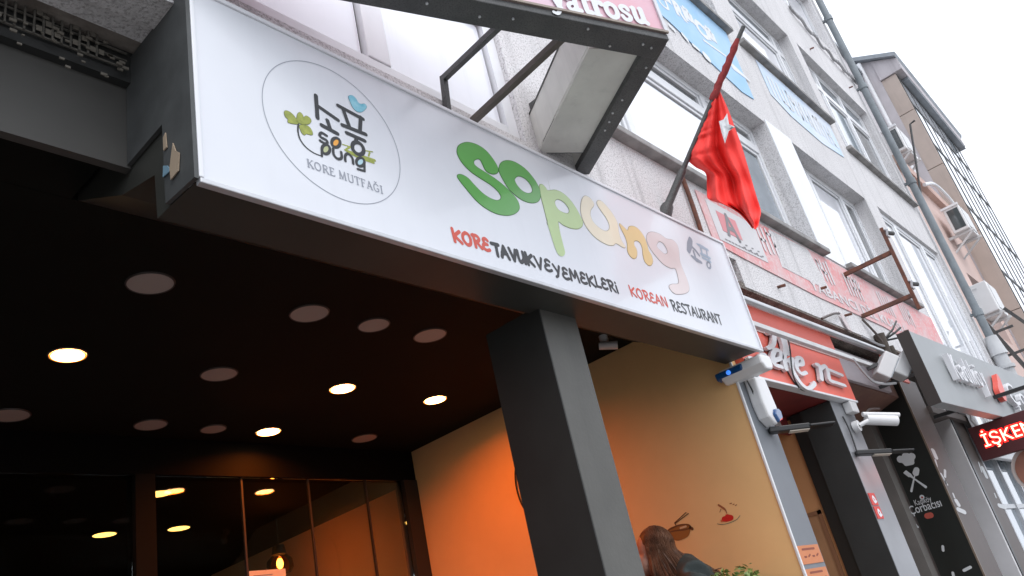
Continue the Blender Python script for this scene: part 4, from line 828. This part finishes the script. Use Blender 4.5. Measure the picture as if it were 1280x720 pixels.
for x in (10.75, 11.5, 12.3, 13.6): MB().box(x, x + .06, 2.06, 2.14, 0, 3.05).build('frame', M_ALU, ss)
for z in (1.3, 2.05): MB().box(10.82, 13.6, 2.075, 2.13, z, z + .05).build('frame', M_ALU if z > 2 else M_BLACK, ss)
PBk = side(8.612); K_ = lambda *p: [PBk.uv(1110 + a / 10.59, 560 + b / 10.59) for a, b in p]; K2 = lambda *p: [PBk.uv(1110 + a / 10.59, 610 + b / 10.59) for a, b in p]
M_DEC = mat('white decal', (.66, .68, .69), .5)
stroke_mesh(PBk, [(K_((165,150)), .034), (K_((240,115)), .040), (K_((315,112)), .034), (K_((225,170),(300,150)), .034), (K_((240,205),(315,190)), .024)], .006, .001).build('hat_decal', M_DEC, ss)
stroke_mesh(PBk, [(K_((378,290),(368,330)), [.026, .029]), (K_((352,370),(310,570)), [.006, .011]), (K_((330,395),(500,515)), [.006, .012]), (K_((290,358),(330,395)), [.017, .007])] + [(K_((290 + dx, 365 + dy), (225 + dx, 315 + dy)), .006) for dx, dy in ((-12, 14), (0, 0), (14, -12))], .004, .001).build('cutlery_decal', M_DEC, ss)
u0 = K2((365, 235))[0]; u1 = K2((590, 185))[0]
font_mesh(PBk, 'Kadıköy', u0[0], u0[1], u1[0] - u0[0], .056, .001, bold=.0).build('lettering', M_DEC, ss)
u0 = K2((305, 355))[0]; u1 = K2((725, 250))[0]
font_mesh(PBk, 'Çorbacısı', u0[0], u0[1], u1[0] - u0[0], .082, .001, bold=.008).build('lettering', M_DEC, ss)
stroke_mesh(PBk, [(K2((450,122)), .022)], .005, .001).build('round_decal', M_DEC, ss); stroke_mesh(PBk, [(K2((452,124)), .010)], .004, .002).build('round_decal', mat('dark red decal', (.35, .06, .05), .5), ss)
stroke_mesh(PBk, [(K2((520,370),(565,360)), .026)], .005, .001).build('red_decal', mat('brick decal', (.50, .10, .07), .5), ss)
stroke_mesh(PBk, [(K2((330,480),(350,505),(395,515)), [.022, .028, .010])], .005, .001).build('drop_decal', M_DEC, ss)
for p, r in ((((1178.5, 683), (1179, 688)), .012), (((1205, 713), (1213, 709)), .013), (((1191, 716), (1192, 720)), .012)): stroke_mesh(PBk, [([PBk.uv(*q) for q in p], r)], .005, .001).build('drop_decal', M_DEC, ss)
PBr = Plane((0, 2.04, 0), (3, 0, 0), (0, 0, 1), (0, -1, 0))
for pts, r in ((((1166, 563), (1170, 572)), .05), (((1169, 575), (1171, 583)), .02), (((1176, 592), (1184, 606)), .02), (((1181, 588), (1181, 596)), .03), (((1181, 600), (1183, 605)), .012), (((1191, 617), (1193, 622)), .02), (((1195, 626), (1198, 631)), .05), (((1198, 637), (1205, 640)), .055)):
    stroke_mesh(PBr, [([PBr.uv(*q) for q in pts], r * .42)], .004, .002).build('front_decal', M_DEC, ss)
PB2 = Plane((0, 2.06, 0), (3, 0, 0), (0, 0, 1), (0, -1, 0))
for pts, r in ((((1228, 585), (1233, 596)), .055), (((1223, 578), (1227, 590)), .02), (((1243, 617), (1245, 622)), .02), (((1249, 632), (1256, 634)), .06)):
    stroke_mesh(PB2, [([PB2.uv(*q) for q in pts], r * .42)], .004, .002).build('front_decal', M_DEC, ss)
# long grey sign with raised letters
cs = thing('grey_sign_board', 'long grey sign board with raised white letters and a red symbol above the soup shop', 'sign', (7.36, 1.5, 2.8))
ca, sa = math.cos(math.radians(-1.9)), math.sin(math.radians(-1.9)); o0 = np.array([7.36, 1.5, 0]); du = np.array([ca, sa, 0]); dn = np.array([sa, -ca, 0])
slab(MB(), o0, du, -dn, 0, 6.0, 0, .10, 2.80, 3.455).build('panel', M_GRSIGN, cs, bev=.004); slab(MB(), o0, du, -dn, -.006, -.001, -.004, .104, 2.795, 3.46).build('end_cap', mat('brown black end cap', (.045, .038, .034), .6), cs)
PC = Plane(o0 + np.array([0, 0, 2.8]), du, (0, 0, 1), dn)
def letters3d(pl, body, u0, v0, u1, ht, h, depth, m, root, gap=.10, bold=.02):
    ws = []
    for ch in body:
        cu = bpy.data.curves.new('tmp', 'FONT'); cu.body = ch; cu.size = 1; o = bpy.data.objects.new('tmp', cu); me = o.to_mesh(); xs_ = [v.co.x for v in me.vertices]; ws.append(max(xs_) - min(xs_)); o.to_mesh_clear(); bpy.data.objects.remove(o); bpy.data.curves.remove(cu)
    k = (u1 - u0) / (sum(ws) + gap * (len(ws) - 1)); x = u0
    for ch, w_ in zip(body, ws):
        font_mesh(pl, ch, x, v0, w_ * k, ht, h, depth, bold).build('letter', m, root); x += (w_ + gap) * k
a, b = PC.uv(1191, 478), PC.uv(1234, 499)
letters3d(PC, 'Kadıköy', a[0], a[1] + .01, b[0], .27, .012, .05, M_LET, cs, .22, -.005)
a = PC.uv(1237, 474); b = PC.uv(1248, 499); stroke_mesh(PC, [([(a[0] + .12, a[1]), ((a[0] + b[0]) / 2 + .05, (a[1] + b[1]) / 2), (b[0] - .02, b[1] + .04)], [.05, .075, .085])], .02, .012, .05).build('red_symbol', mat('red symbol', (.72, .10, .07), .4), cs)
a = PC.uv(1259, 505); letters3d(PC, 'Çorbacısı', a[0], a[1] - .02, a[0] + 2.6, .27, .012, .05, M_LET, cs, .22, -.005)
for x in (7.9, 10.3): MB().beam((x, 1.60, 3.2), (x, 2.05, 3.2), .03, .03).build('bracket', M_DKMET, cs)
# red and brown clutter behind the sign end
rd = thing('red_board', 'small bright red board behind the end of the grey sign board', 'board', (8.2, 1.9, 3.3))
MB().box(7.95, 8.55, 1.93, 1.95, 3.27, 3.50).build('panel', M_REDS, rd); MB().box(7.9, 8.6, 1.90, 1.928, 3.33, 3.39).build('batten', M_BROWN, rd)
for i, (pts, lb) in enumerate(([[(7.2, 1.83, 3.52), (7.5, 1.80, 3.47), (7.8, 1.82, 3.50), (8.1, 1.83, 3.46)], 'pale loose cable sagging under the wall edge above the rails'], [[(6.62, 1.82, 3.22), (6.9, 1.83, 3.08), (7.1, 1.80, 3.05), (7.4, 1.78, 3.08)], 'cable sagging from the lower rail to the flood lamps'], [[(7.52, 1.85, 3.75), (7.66, 1.82, 3.60), (7.72, 1.80, 3.45), (7.75, 1.80, 3.30)], 'dark cable hanging from the wall past the rail ends'], [[(6.4, 1.86, 3.56), (6.6, 1.82, 3.62), (6.85, 1.84, 3.68)], 'dark wire end sticking out beside the loose plate'], [[(7.0, 2.0, 2.84), (7.3, 2.05, 2.93), (7.8, 2.1, 3.0)], 'dark cable from the white security camera into the recess'])):
    wire('loose_cable', lb, pts, .011, M_BROWN if i > 1 else mat('pale cable', (.45, .45, .46), .6))
cb = thing('cable_cluster', 'dark stub pipes and wire ends jutting from the wall between red banner and rails', 'pipe', (7.9, 1.85, 3.5))
MB().tube([(7.75, 1.84, 3.32), (7.72, 1.82, 3.62)], .05, 8).tube([(7.85, 1.80, 3.25), (7.82, 1.80, 3.5)], .035, 8).build('pipe_stub', mat('dirty pipe', (.10, .08, .065), .8, var=.3, vscale=15), cb, smooth=.8)
mb = MB()
for dx, dz in ((.25, .10), (.3, .0), (.2, .16)): mb.tube([(7.74, 1.82, 3.55), (7.74 + dx * .6, 1.72, 3.57 + dz * .5), (7.74 + dx, 1.68, 3.57 + dz)], .010, 5)
mb.build('wire_end', M_BLACK, cb)
# LED sign hung from a pole
ld_ = thing('led_sign', 'dark red LED sign with glowing letters hanging from a black pole', 'LED sign', (9.3, 1.35, 2.46))
MB().box(9.3, 9.38, .88, 1.775, 2.45, 2.795).build('case', mat('dark red case', (.085, .016, .018), .35, var=.15), ld_, bev=.006)
PLd = side(9.3); a = PLd.uv(1231.5, 559); wdl = .665
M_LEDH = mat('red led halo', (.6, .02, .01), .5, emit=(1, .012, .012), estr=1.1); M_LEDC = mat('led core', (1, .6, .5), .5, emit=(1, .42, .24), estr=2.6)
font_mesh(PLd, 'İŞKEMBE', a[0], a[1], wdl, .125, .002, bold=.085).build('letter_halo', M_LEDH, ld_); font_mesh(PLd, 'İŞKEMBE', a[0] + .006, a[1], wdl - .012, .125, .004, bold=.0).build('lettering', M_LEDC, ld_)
for y in (1.70, 1.0): MB().tube([(9.34, y, 2.795), (9.34, y + .02, 2.87), (9.34, y, 2.93), (9.34, y, 2.99)], .008, 6).build('chain', M_ALU, ld_)
po = tag(MB().beam((9.34, 2.03, 3.01), (9.34, .75, 3.0), .045, .035).build('sign_pole', M_BLACK), 'black horizontal pole sticking out over the pavement above the LED sign', 'pole')
dsn = thing('round_sign', 'round brown sign with a pale rim under the LED sign', 'sign', (9.42, 1.37, 2.26))
MB().tube([(9.42, 1.36, 2.25), (9.50, 1.36, 2.25)], .24, 40).build('rim', mat('pale rim', (.60, .52, .48), .5), dsn, smooth=.7); MB().tube([(9.412, 1.36, 2.25), (9.425, 1.36, 2.25)], .205, 40).build('face', mat('brown sign face', (.36, .15, .10), .5, var=.3, vscale=4), dsn, smooth=.7)
MB().beam((9.46, 1.36, 2.488), (9.46, 1.36, 2.452 + .0), .02, .02, (1, 0, 0)).build('bracket', M_BLACK, dsn)

# ================================================================== buildings beyond
sb = thing('salmon_building', 'salmon rendered building with air conditioners beyond the drainpipe', 'building', (15.5, 1.9, 0))
OP2 = [(14.2, 15.0, 4.9, 6.15), (15.6, 16.7, 4.9, 6.15)]
MB().wall(13.76, 17.19, 0, 7.8, OP2, 1.9, 2.15).build('wall', M_SALM, sb); MB().box(13.76, 17.19, 1.80, 2.4, 7.80, 7.98).build('cornice', mat('salmon cornice', (.60, .42, .36), .8, var=.2), sb)
OP3 = [(14.3, 15.6, 9.0, 10.6)]
MB().wall(13.76, 17.19, 7.98, 11.6, OP3, 2.17, 2.4).build('upper_wall', M_LILAC, sb)
for o in OP2 + OP3:
    yy = 2.05 if o[3] < 7 else 2.3
    mb = MB().box(o[0], o[0] + .06, yy, yy + .06, o[2], o[3]).box(o[1] - .06, o[1], yy, yy + .06, o[2], o[3]).box(o[0] + .06, o[1] - .06, yy, yy + .06, o[2], o[2] + .06).box(o[0] + .06, o[1] - .06, yy, yy + .06, o[3] - .06, o[3])
    wn = mb.build('window', M_PVC, sb); MB().box(o[0] + .06, o[1] - .06, yy + .02, yy + .03, o[2] + .06, o[3] - .06).build('pane', M_PANEB, wn)
MB().tube([(17.12, 2.10, 7.98), (17.12, 2.10, 11.9)], .05, 8).build('white_pipe', M_PVC, sb, smooth=.8)
MB().box(13.7, 17.19, 2.1, 6, 11.6, 11.7).build('roof', M_ROOF, sb)
def ac(x, y, z, lb, dark, wd=.74, dp=.27, ht=.50):
    t = thing('air_conditioner', lb, 'air conditioner', (x, y, z), 'air conditioners on the salmon building')
    MB().box(x, x + wd, y - dp, y, z, z + ht).build('case', M_WPLA, t, bev=.015)
    if dark:
        MB().box(x - .006, x + .01, y - dp + .03, y - .05, z + .05, z + ht - .06).build('side_grille', M_PANED, t)
        MB().box(x - .03, x + .0, y - dp - .01, y + .02, z + ht - .02, z + ht + .02).build('top_lip', M_PVC, t)
    else: MB().box(x - .008, x, y - .12, y - .05, z + ht - .09, z + ht - .07).build('handle', M_LGREY, t)
    MB().box(x + .1, x + wd - .1, y - dp - .012, y - dp, z + .05, z + ht - .05).build('front_grille', M_LGREY, t)
    for xx in (x + .08, x + wd - .12):
        b = MB().box(xx, xx + .04, y - dp - .04, y + .25, z - .05, z - .003); b.beam((xx + .02, y - dp, z - .05), (xx + .02, y + .2, z - .35), .03, .03); b.build('bracket', M_LGREY, t)
ac(14.35, 1.95, 8.25, 'air conditioner with dark side grille, highest on the salmon building', True)
ac(15.5, 1.78, 6.85, 'air conditioner with dark side grille, middle one on the salmon building', True)
ac(14.85, 1.90, 5.15, 'plain white air conditioner, lowest on the salmon building', False, .74, .28, .54)
wire('white_hose', 'looping white hose above the middle air conditioner', [(15.0, 1.78, 7.75), (15.6, 1.70, 7.9), (16.3, 1.66, 7.75), (16.4, 1.66, 7.4), (16.0, 1.70, 7.2)], .035, M_PVC, 7, 'hose')
rod = tag(MB().tube([(13.9, 1.33, 8.42), (13.9, 1.42, 8.40), (13.9, 1.81, 7.0)], .018, 6).build('metal_rod', M_DKMET), 'thin hooked metal rod standing out beside the drainpipe', 'rod')
fr = thing('steel_frame', 'dark steel bracket frame on the wall beside the pale foot of the drainpipe', 'bracket', (14.6, 1.7, 4.0))
mb = MB().beam((14.3, 1.85, 5.0), (14.3, 1.45, 3.4), .06, .06).beam((14.3, 1.5, 5.0), (14.3, 1.1, 4.2), .05, .05)
for z in (3.5, 3.9, 4.3, 4.7): mb.beam((14.3, 1.9, z), (14.3, 1.5, z), .035, .035)
mb.build('bars', M_DKMET, fr)
gb = thing('bay_building', 'tall pale building with a projecting glazed bay and overhanging grey roof at the far end', 'building', (17.2, 1.6, 0))
MB().prism([(1.87, 0), (9, 0), (9, 14.2), (5.8, 14.0), (1.87, 11.83)], fx, 17.2, 26).build('wall', M_LILAC, gb)
MB().prism([(1.40, 11.58), (5.8, 14.02), (5.8, 14.12), (1.36, 11.66)], fx, 17.05, 22.6).build('roof', M_ROOF, gb)
MB().prism([(1.40, 11.28), (1.868, 11.28), (1.868, 11.82), (1.40, 11.57)], fx, 17.16, 22.5).build('parapet', M_LILAC, gb); MB().box(17.6, 22.45, 1.41, 1.86, 11.2, 11.275).build('eaves_board', M_ROOF, gb)
zs_ = [2.0, 4.2, 5.6, 7.3, 8.9, 10.3, 11.27]
for i, (a, b) in enumerate(zip(zs_, zs_[1:])): MB().box(17.2, 17.3, 1.56, 1.868, a + .008, b - .008).build('side_panel', M_BEIGE, gb)
mb = MB(); zt = [2.0, 3.4, 4.9, 6.4, 7.9, 9.4, 10.5, 11.2]; xs2 = np.linspace(17.3, 22.3, 8)
for x in xs2: mb.box(x - .022, x + .022, 1.545, 1.60, 2, 11.2)
for z in zt: mb.box(17.3, 22.3, 1.542, 1.59, z - .03, z + .03)
gr_ = mb.build('bay_window', M_DKMET, gb); random.seed(2)
for a, b in zip(xs2, xs2[1:]):
    for c, d in zip(zt, zt[1:]): MB().box(a + .024, b - .024, 1.555, 1.565, c + .032, d - .032).build('pane', M_PANE if random.random() < .72 else M_PANEB, gr_)
MB().box(17.3, 22.3, 1.60, 1.868, 2.0, 11.2).build('bay_core', M_LILAC, gb)
ant = tag(MB().tube([(13.4, 2.2, 12.8), (13.4, 2.2, 14.0)], .03, 6).build('roof_pole', M_DKMET), 'short dark pole on the roof edge of the stippled block', 'pole')

# ================================================================== person in the restaurant
def person():
    X0, Y0, Z0 = 4.36, 2.62, FL
    t = thing('person', 'person with long brown hair and dark green jacket, head bowed, hand raised to the face', 'person', (X0, Y0, Z0))
    V = lambda x, y, z: (X0 + x, Y0 + y, Z0 + z)
    S = 1.0
    skin = mat('skin', (.46, .24, .17), .55, var=.08, vscale=14); hair = mat('brown hair', (.075, .036, .022), .5, spec=.3, col2=(.20, .095, .055), vscale=16); jac = mat('dark green jacket', (.045, .058, .056), .75, var=.3, vscale=9, bump=.2); jean = mat('dark jeans', (.03, .035, .05), .8); shoe = mat('black shoe', (.015, .015, .015), .5)
    b = MB()
    # faces -X; y is her side axis
    b.tube([V(.02, 0, .86), V(.01, 0, .98), V(.0, 0, 1.12), V(.0, 0, 1.26), V(.0, 0, 1.36), V(-.01, 0, 1.41)], [.155, .135, .135, .15, .135, .07], 16)
    b.tube([V(-.005, 0, 1.38), V(-.05, 0, 1.43), V(-.11, 0, 1.47)], [.062, .055, .056], 14)
    b.tube([V(0, -.17, 1.335), V(0, 0, 1.36), V(0, .17, 1.335)], [.062, .10, .062], 12)
    for sgn in (-1, 1):
        b.tube([V(.02, sgn * .085, .90), V(.01, sgn * .09, .68), V(.0, sgn * .09, .48), V(.015, sgn * .09, .3), V(.03, sgn * .09, .07)], [.105, .088, .062, .058, .042], 14)
        b.tube([V(.06, sgn * .09, .045), V(-.06, sgn * .095, .04), V(-.16, sgn * .10, .032)], [.042, .045, .032], 10)
    def hand(w_, d, nrm, lat):
        w_, d, nrm, lat = (np.array(q, float) for q in (w_, d, nrm, lat))
        for i in range(4): b.tube([w_ + lat * (i - 1.5) * .012, w_ + d * .045 + lat * (i - 1.5) * .019], .012, 8)
        for i, L_ in enumerate((.066, .076, .070, .055)):
            p = w_ + d * .075 + lat * (i - 1.5) * .020; q = p + d * L_ * .5 + nrm * .006; r = q + d * L_ * .38 + nrm * .022
            b.tube([w_ + d * .03 + lat * (i - 1.5) * .017, p, q, r], [.011, .0095, .0088, .0075], 8)
        b.tube([w_ + lat * .02, w_ + d * .035 + lat * .042 + nrm * .01, w_ + d * .07 + lat * .05 + nrm * .02], [.014, .011, .009], 8)
    # near arm (towards the street, -y): bent, hand at the chin;  far arm hangs
    sh, el, wr_ = np.array(V(0, -.19, 1.33)), np.array(V(-.14, -.24, 1.08)), np.array(V(-.29, -.09, 1.22))
    b.tube([sh, (sh + el) / 2, el, (el + wr_) / 2, wr_], [.058, .048, .043, .038, .026], 12); hand(wr_, (-.10, .25, .96), (.6, .5, .2), (.75, -.6, .1))
    sh, el, wr_ = np.array(V(0, .19, 1.33)), np.array(V(.02, .23, 1.05)), np.array(V(-.10, .22, .84))
    b.tube([sh, (sh + el) / 2, el, (el + wr_) / 2, wr_], [.058, .048, .043, .038, .026], 12); hand(wr_, (-.4, -.05, -.9), (-.8, -.3, .3), (0, -1, .1))
    # head: skull, jaw, nose, lips, chin, ears, eye sockets by brow ridge
    H = np.array(V(-.15, 0, 1.525))
    def hv(f, s_, u):   # head axes tilted down towards -X
        a = math.radians(30); return tuple(H + np.array([-(f * math.cos(a) + u * -math.sin(a) * -1 * -1), s_, u * math.cos(a) - f * math.sin(a)]))
    b.ell(H + np.array([.012, 0, .012]), (.096, .074, .105), 20, 14); b.ell(hv(.03, 0, -.055), (.062, .054, .062), 16, 10)
    b.tube([hv(.088, 0, .02), hv(.104, 0, -.005), hv(.114, 0, -.03), hv(.096, 0, -.04)], [.011, .012, .016, .012], 8); b.ell(hv(.075, 0, -.098), (.024, .026, .02), 10, 8)
    b.tube([hv(.086, -.024, -.066), hv(.096, 0, -.064), hv(.086, .024, -.066)], [.007, .011, .007], 8); b.tube([hv(.08, -.045, .028), hv(.094, 0, .03), hv(.08, .045, .028)], [.012, .012, .012], 8)
    for s_ in (-1, 1): b.ell(hv(-.01, s_ * .076, -.01), (.02, .01, .03), 8, 6)
    body = b.build('body', [skin], t, weld=False)
    md = body.modifiers.new('one_surface', 'REMESH'); md.mode = 'VOXEL'; md.voxel_size = .0065; md.use_smooth_shade = True
    ms = body.modifiers.new('soften', 'SMOOTH'); ms.iterations = 3; ms.factor = .5
    for s_ in (-1, 1): MB().ell(hv(.082, s_ * .033, .004), (.009, .010, .008), 10, 8).build('eye', mat('eye', (.30, .25, .22), .2), t, smooth=2)
    j = MB()
    j.tube([V(.02, 0, .84), V(.01, 0, .98), V(.0, 0, 1.12), V(.0, 0, 1.27), V(.0, 0, 1.37), V(-.005, 0, 1.42), V(-.01, 0, 1.455)], [.178, .168, .160, .170, .150, .088, .078], 18)
    j.tube([V(0, -.18, 1.335), V(0, 0, 1.37), V(0, .18, 1.335)], [.085, .118, .085], 12)
    for q in ((V(0, -.19, 1.33), V(-.14, -.24, 1.08), V(-.275, -.105, 1.195)), (V(0, .19, 1.33), V(.02, .23, 1.05), V(-.09, .22, .865))):
        a, m, c = (np.array(z) for z in q); j.tube([a, (a + m) / 2, m, (m + c) / 2, c], [.080, .066, .060, .054, .042], 12)
    jo = j.build('jacket', jac, t, weld=False); md = jo.modifiers.new('one_surface', 'REMESH'); md.mode = 'VOXEL'; md.voxel_size = .011; md.use_smooth_shade = True; ms = jo.modifiers.new('soften', 'SMOOTH'); ms.iterations = 4
    tr = MB()
    for sgn in (-1, 1): tr.tube([V(.02, sgn * .085, .92), V(.01, sgn * .09, .68), V(.0, sgn * .09, .48), V(.015, sgn * .09, .3), V(.03, sgn * .09, .10)], [.112, .096, .072, .068, .060], 14)
    tr.build('trousers', jean, t, smooth=1.2, weld=False)
    for sgn in (-1, 1): MB().tube([V(.075, sgn * .09, .045), V(-.06, sgn * .095, .045), V(-.175, sgn * .10, .034)], [.045, .050, .038], 12).build('shoe', shoe, t, smooth=1.2)
    hb = MB(); r_ = np.random.default_rng(5)
    hb.ell(H + np.array([.034, 0, .026]), (.106, .090, .108), 22, 14)
    for i in range(1500):
        th = r_.uniform(-2.35, 2.35); el_ = r_.uniform(-.45, 1.45)       # th = 0 is the back of the head (+X)
        n = np.array([math.cos(th) * math.cos(el_), math.sin(th) * math.cos(el_), math.sin(el_)])
        p0 = H + np.array([.030, 0, .026]) + n * np.array([.106, .090, .108])
        out = np.array([math.cos(th), math.sin(th), 0])
        p1 = H + np.array([.030, 0, -.005]) + out * np.array([.106, .088, 0]) * r_.uniform(.94, 1.04) + np.array([0, 0, -.02])
        back = max(0, math.cos(th)); fr_ = max(0, -math.cos(th))
        p2 = p1 + np.array([.02 + .085 * back - .01 * fr_, .01 * math.sin(th), -.13]) + r_.normal(0, .013, 3)
        p3 = p2 + np.array([.02 + .05 * back, .025 * math.sin(th), -.10 * r_.uniform(.6, 1.2)]) + r_.normal(0, .022, 3)
        p4 = p3 + np.array([.008 + .015 * back, .0, -.07 * r_.uniform(.4, 1.4)]) + r_.normal(0, .028, 3)
        hb.tube(spline([p0, p1, p2, p3, p4], n=3), [.005, .006, .006, .006, .0055, .0055, .005, .0045, .004, .0035, .0035, .003, .002], 4)
    t.rotation_euler = (0, 0, math.radians(-42)); t.scale = (1.07, 1.07, 1.07)
    hb.build('hair', hair, t, smooth=1.5, weld=False); t.location.x += .125
person()
MB().box(-2.6, 3.24, 2.03, 2.13, FL, 1.5).build('daylight_blocker', M_CHAR, rf)  # unseen low wall, added to cut daylight and ground bounce inside
# planter with small leaved plant on the terrace edge
pt = thing('planter', 'long black planter box full of small bright green leaves at the terrace edge', 'planter', (3.9, 2.12, FL))
MB().box(3.25, 4.66, 2.03, 2.27, FL, 1.60).build('box', M_BLACK, pt, bev=.01)
lm = MB(); r_ = np.random.default_rng(8)
for i in range(4200):
    x = r_.uniform(3.3, 4.62); top = 1.62 + .20 * (math.sin((x - 3.50) * 2.6) ** 2) * (.75 + .25 * math.sin(x * 23)); y = r_.uniform(2.03, 2.30); z = r_.uniform(1.58, max(1.62, top))
    n = r_.normal(0, 1, 3); n[2] = abs(n[2]) + .3; n /= np.linalg.norm(n); u = np.cross(n, r_.normal(0, 1, 3)); u /= np.linalg.norm(u); v = np.cross(n, u); L_ = r_.uniform(.012, .024); p = np.array([x, y, z])
    lm.add([p - u * L_, p - v * L_ * .5 + n * .003, p + u * L_, p + v * L_ * .5 + n * .003], [(0, 1, 2), (0, 2, 3)])
tag(lm.build('foliage', mat('small green leaf', (.10, .19, .035), .5, col2=(.28, .33, .10), vscale=45), pt, weld=False), kind='stuff')
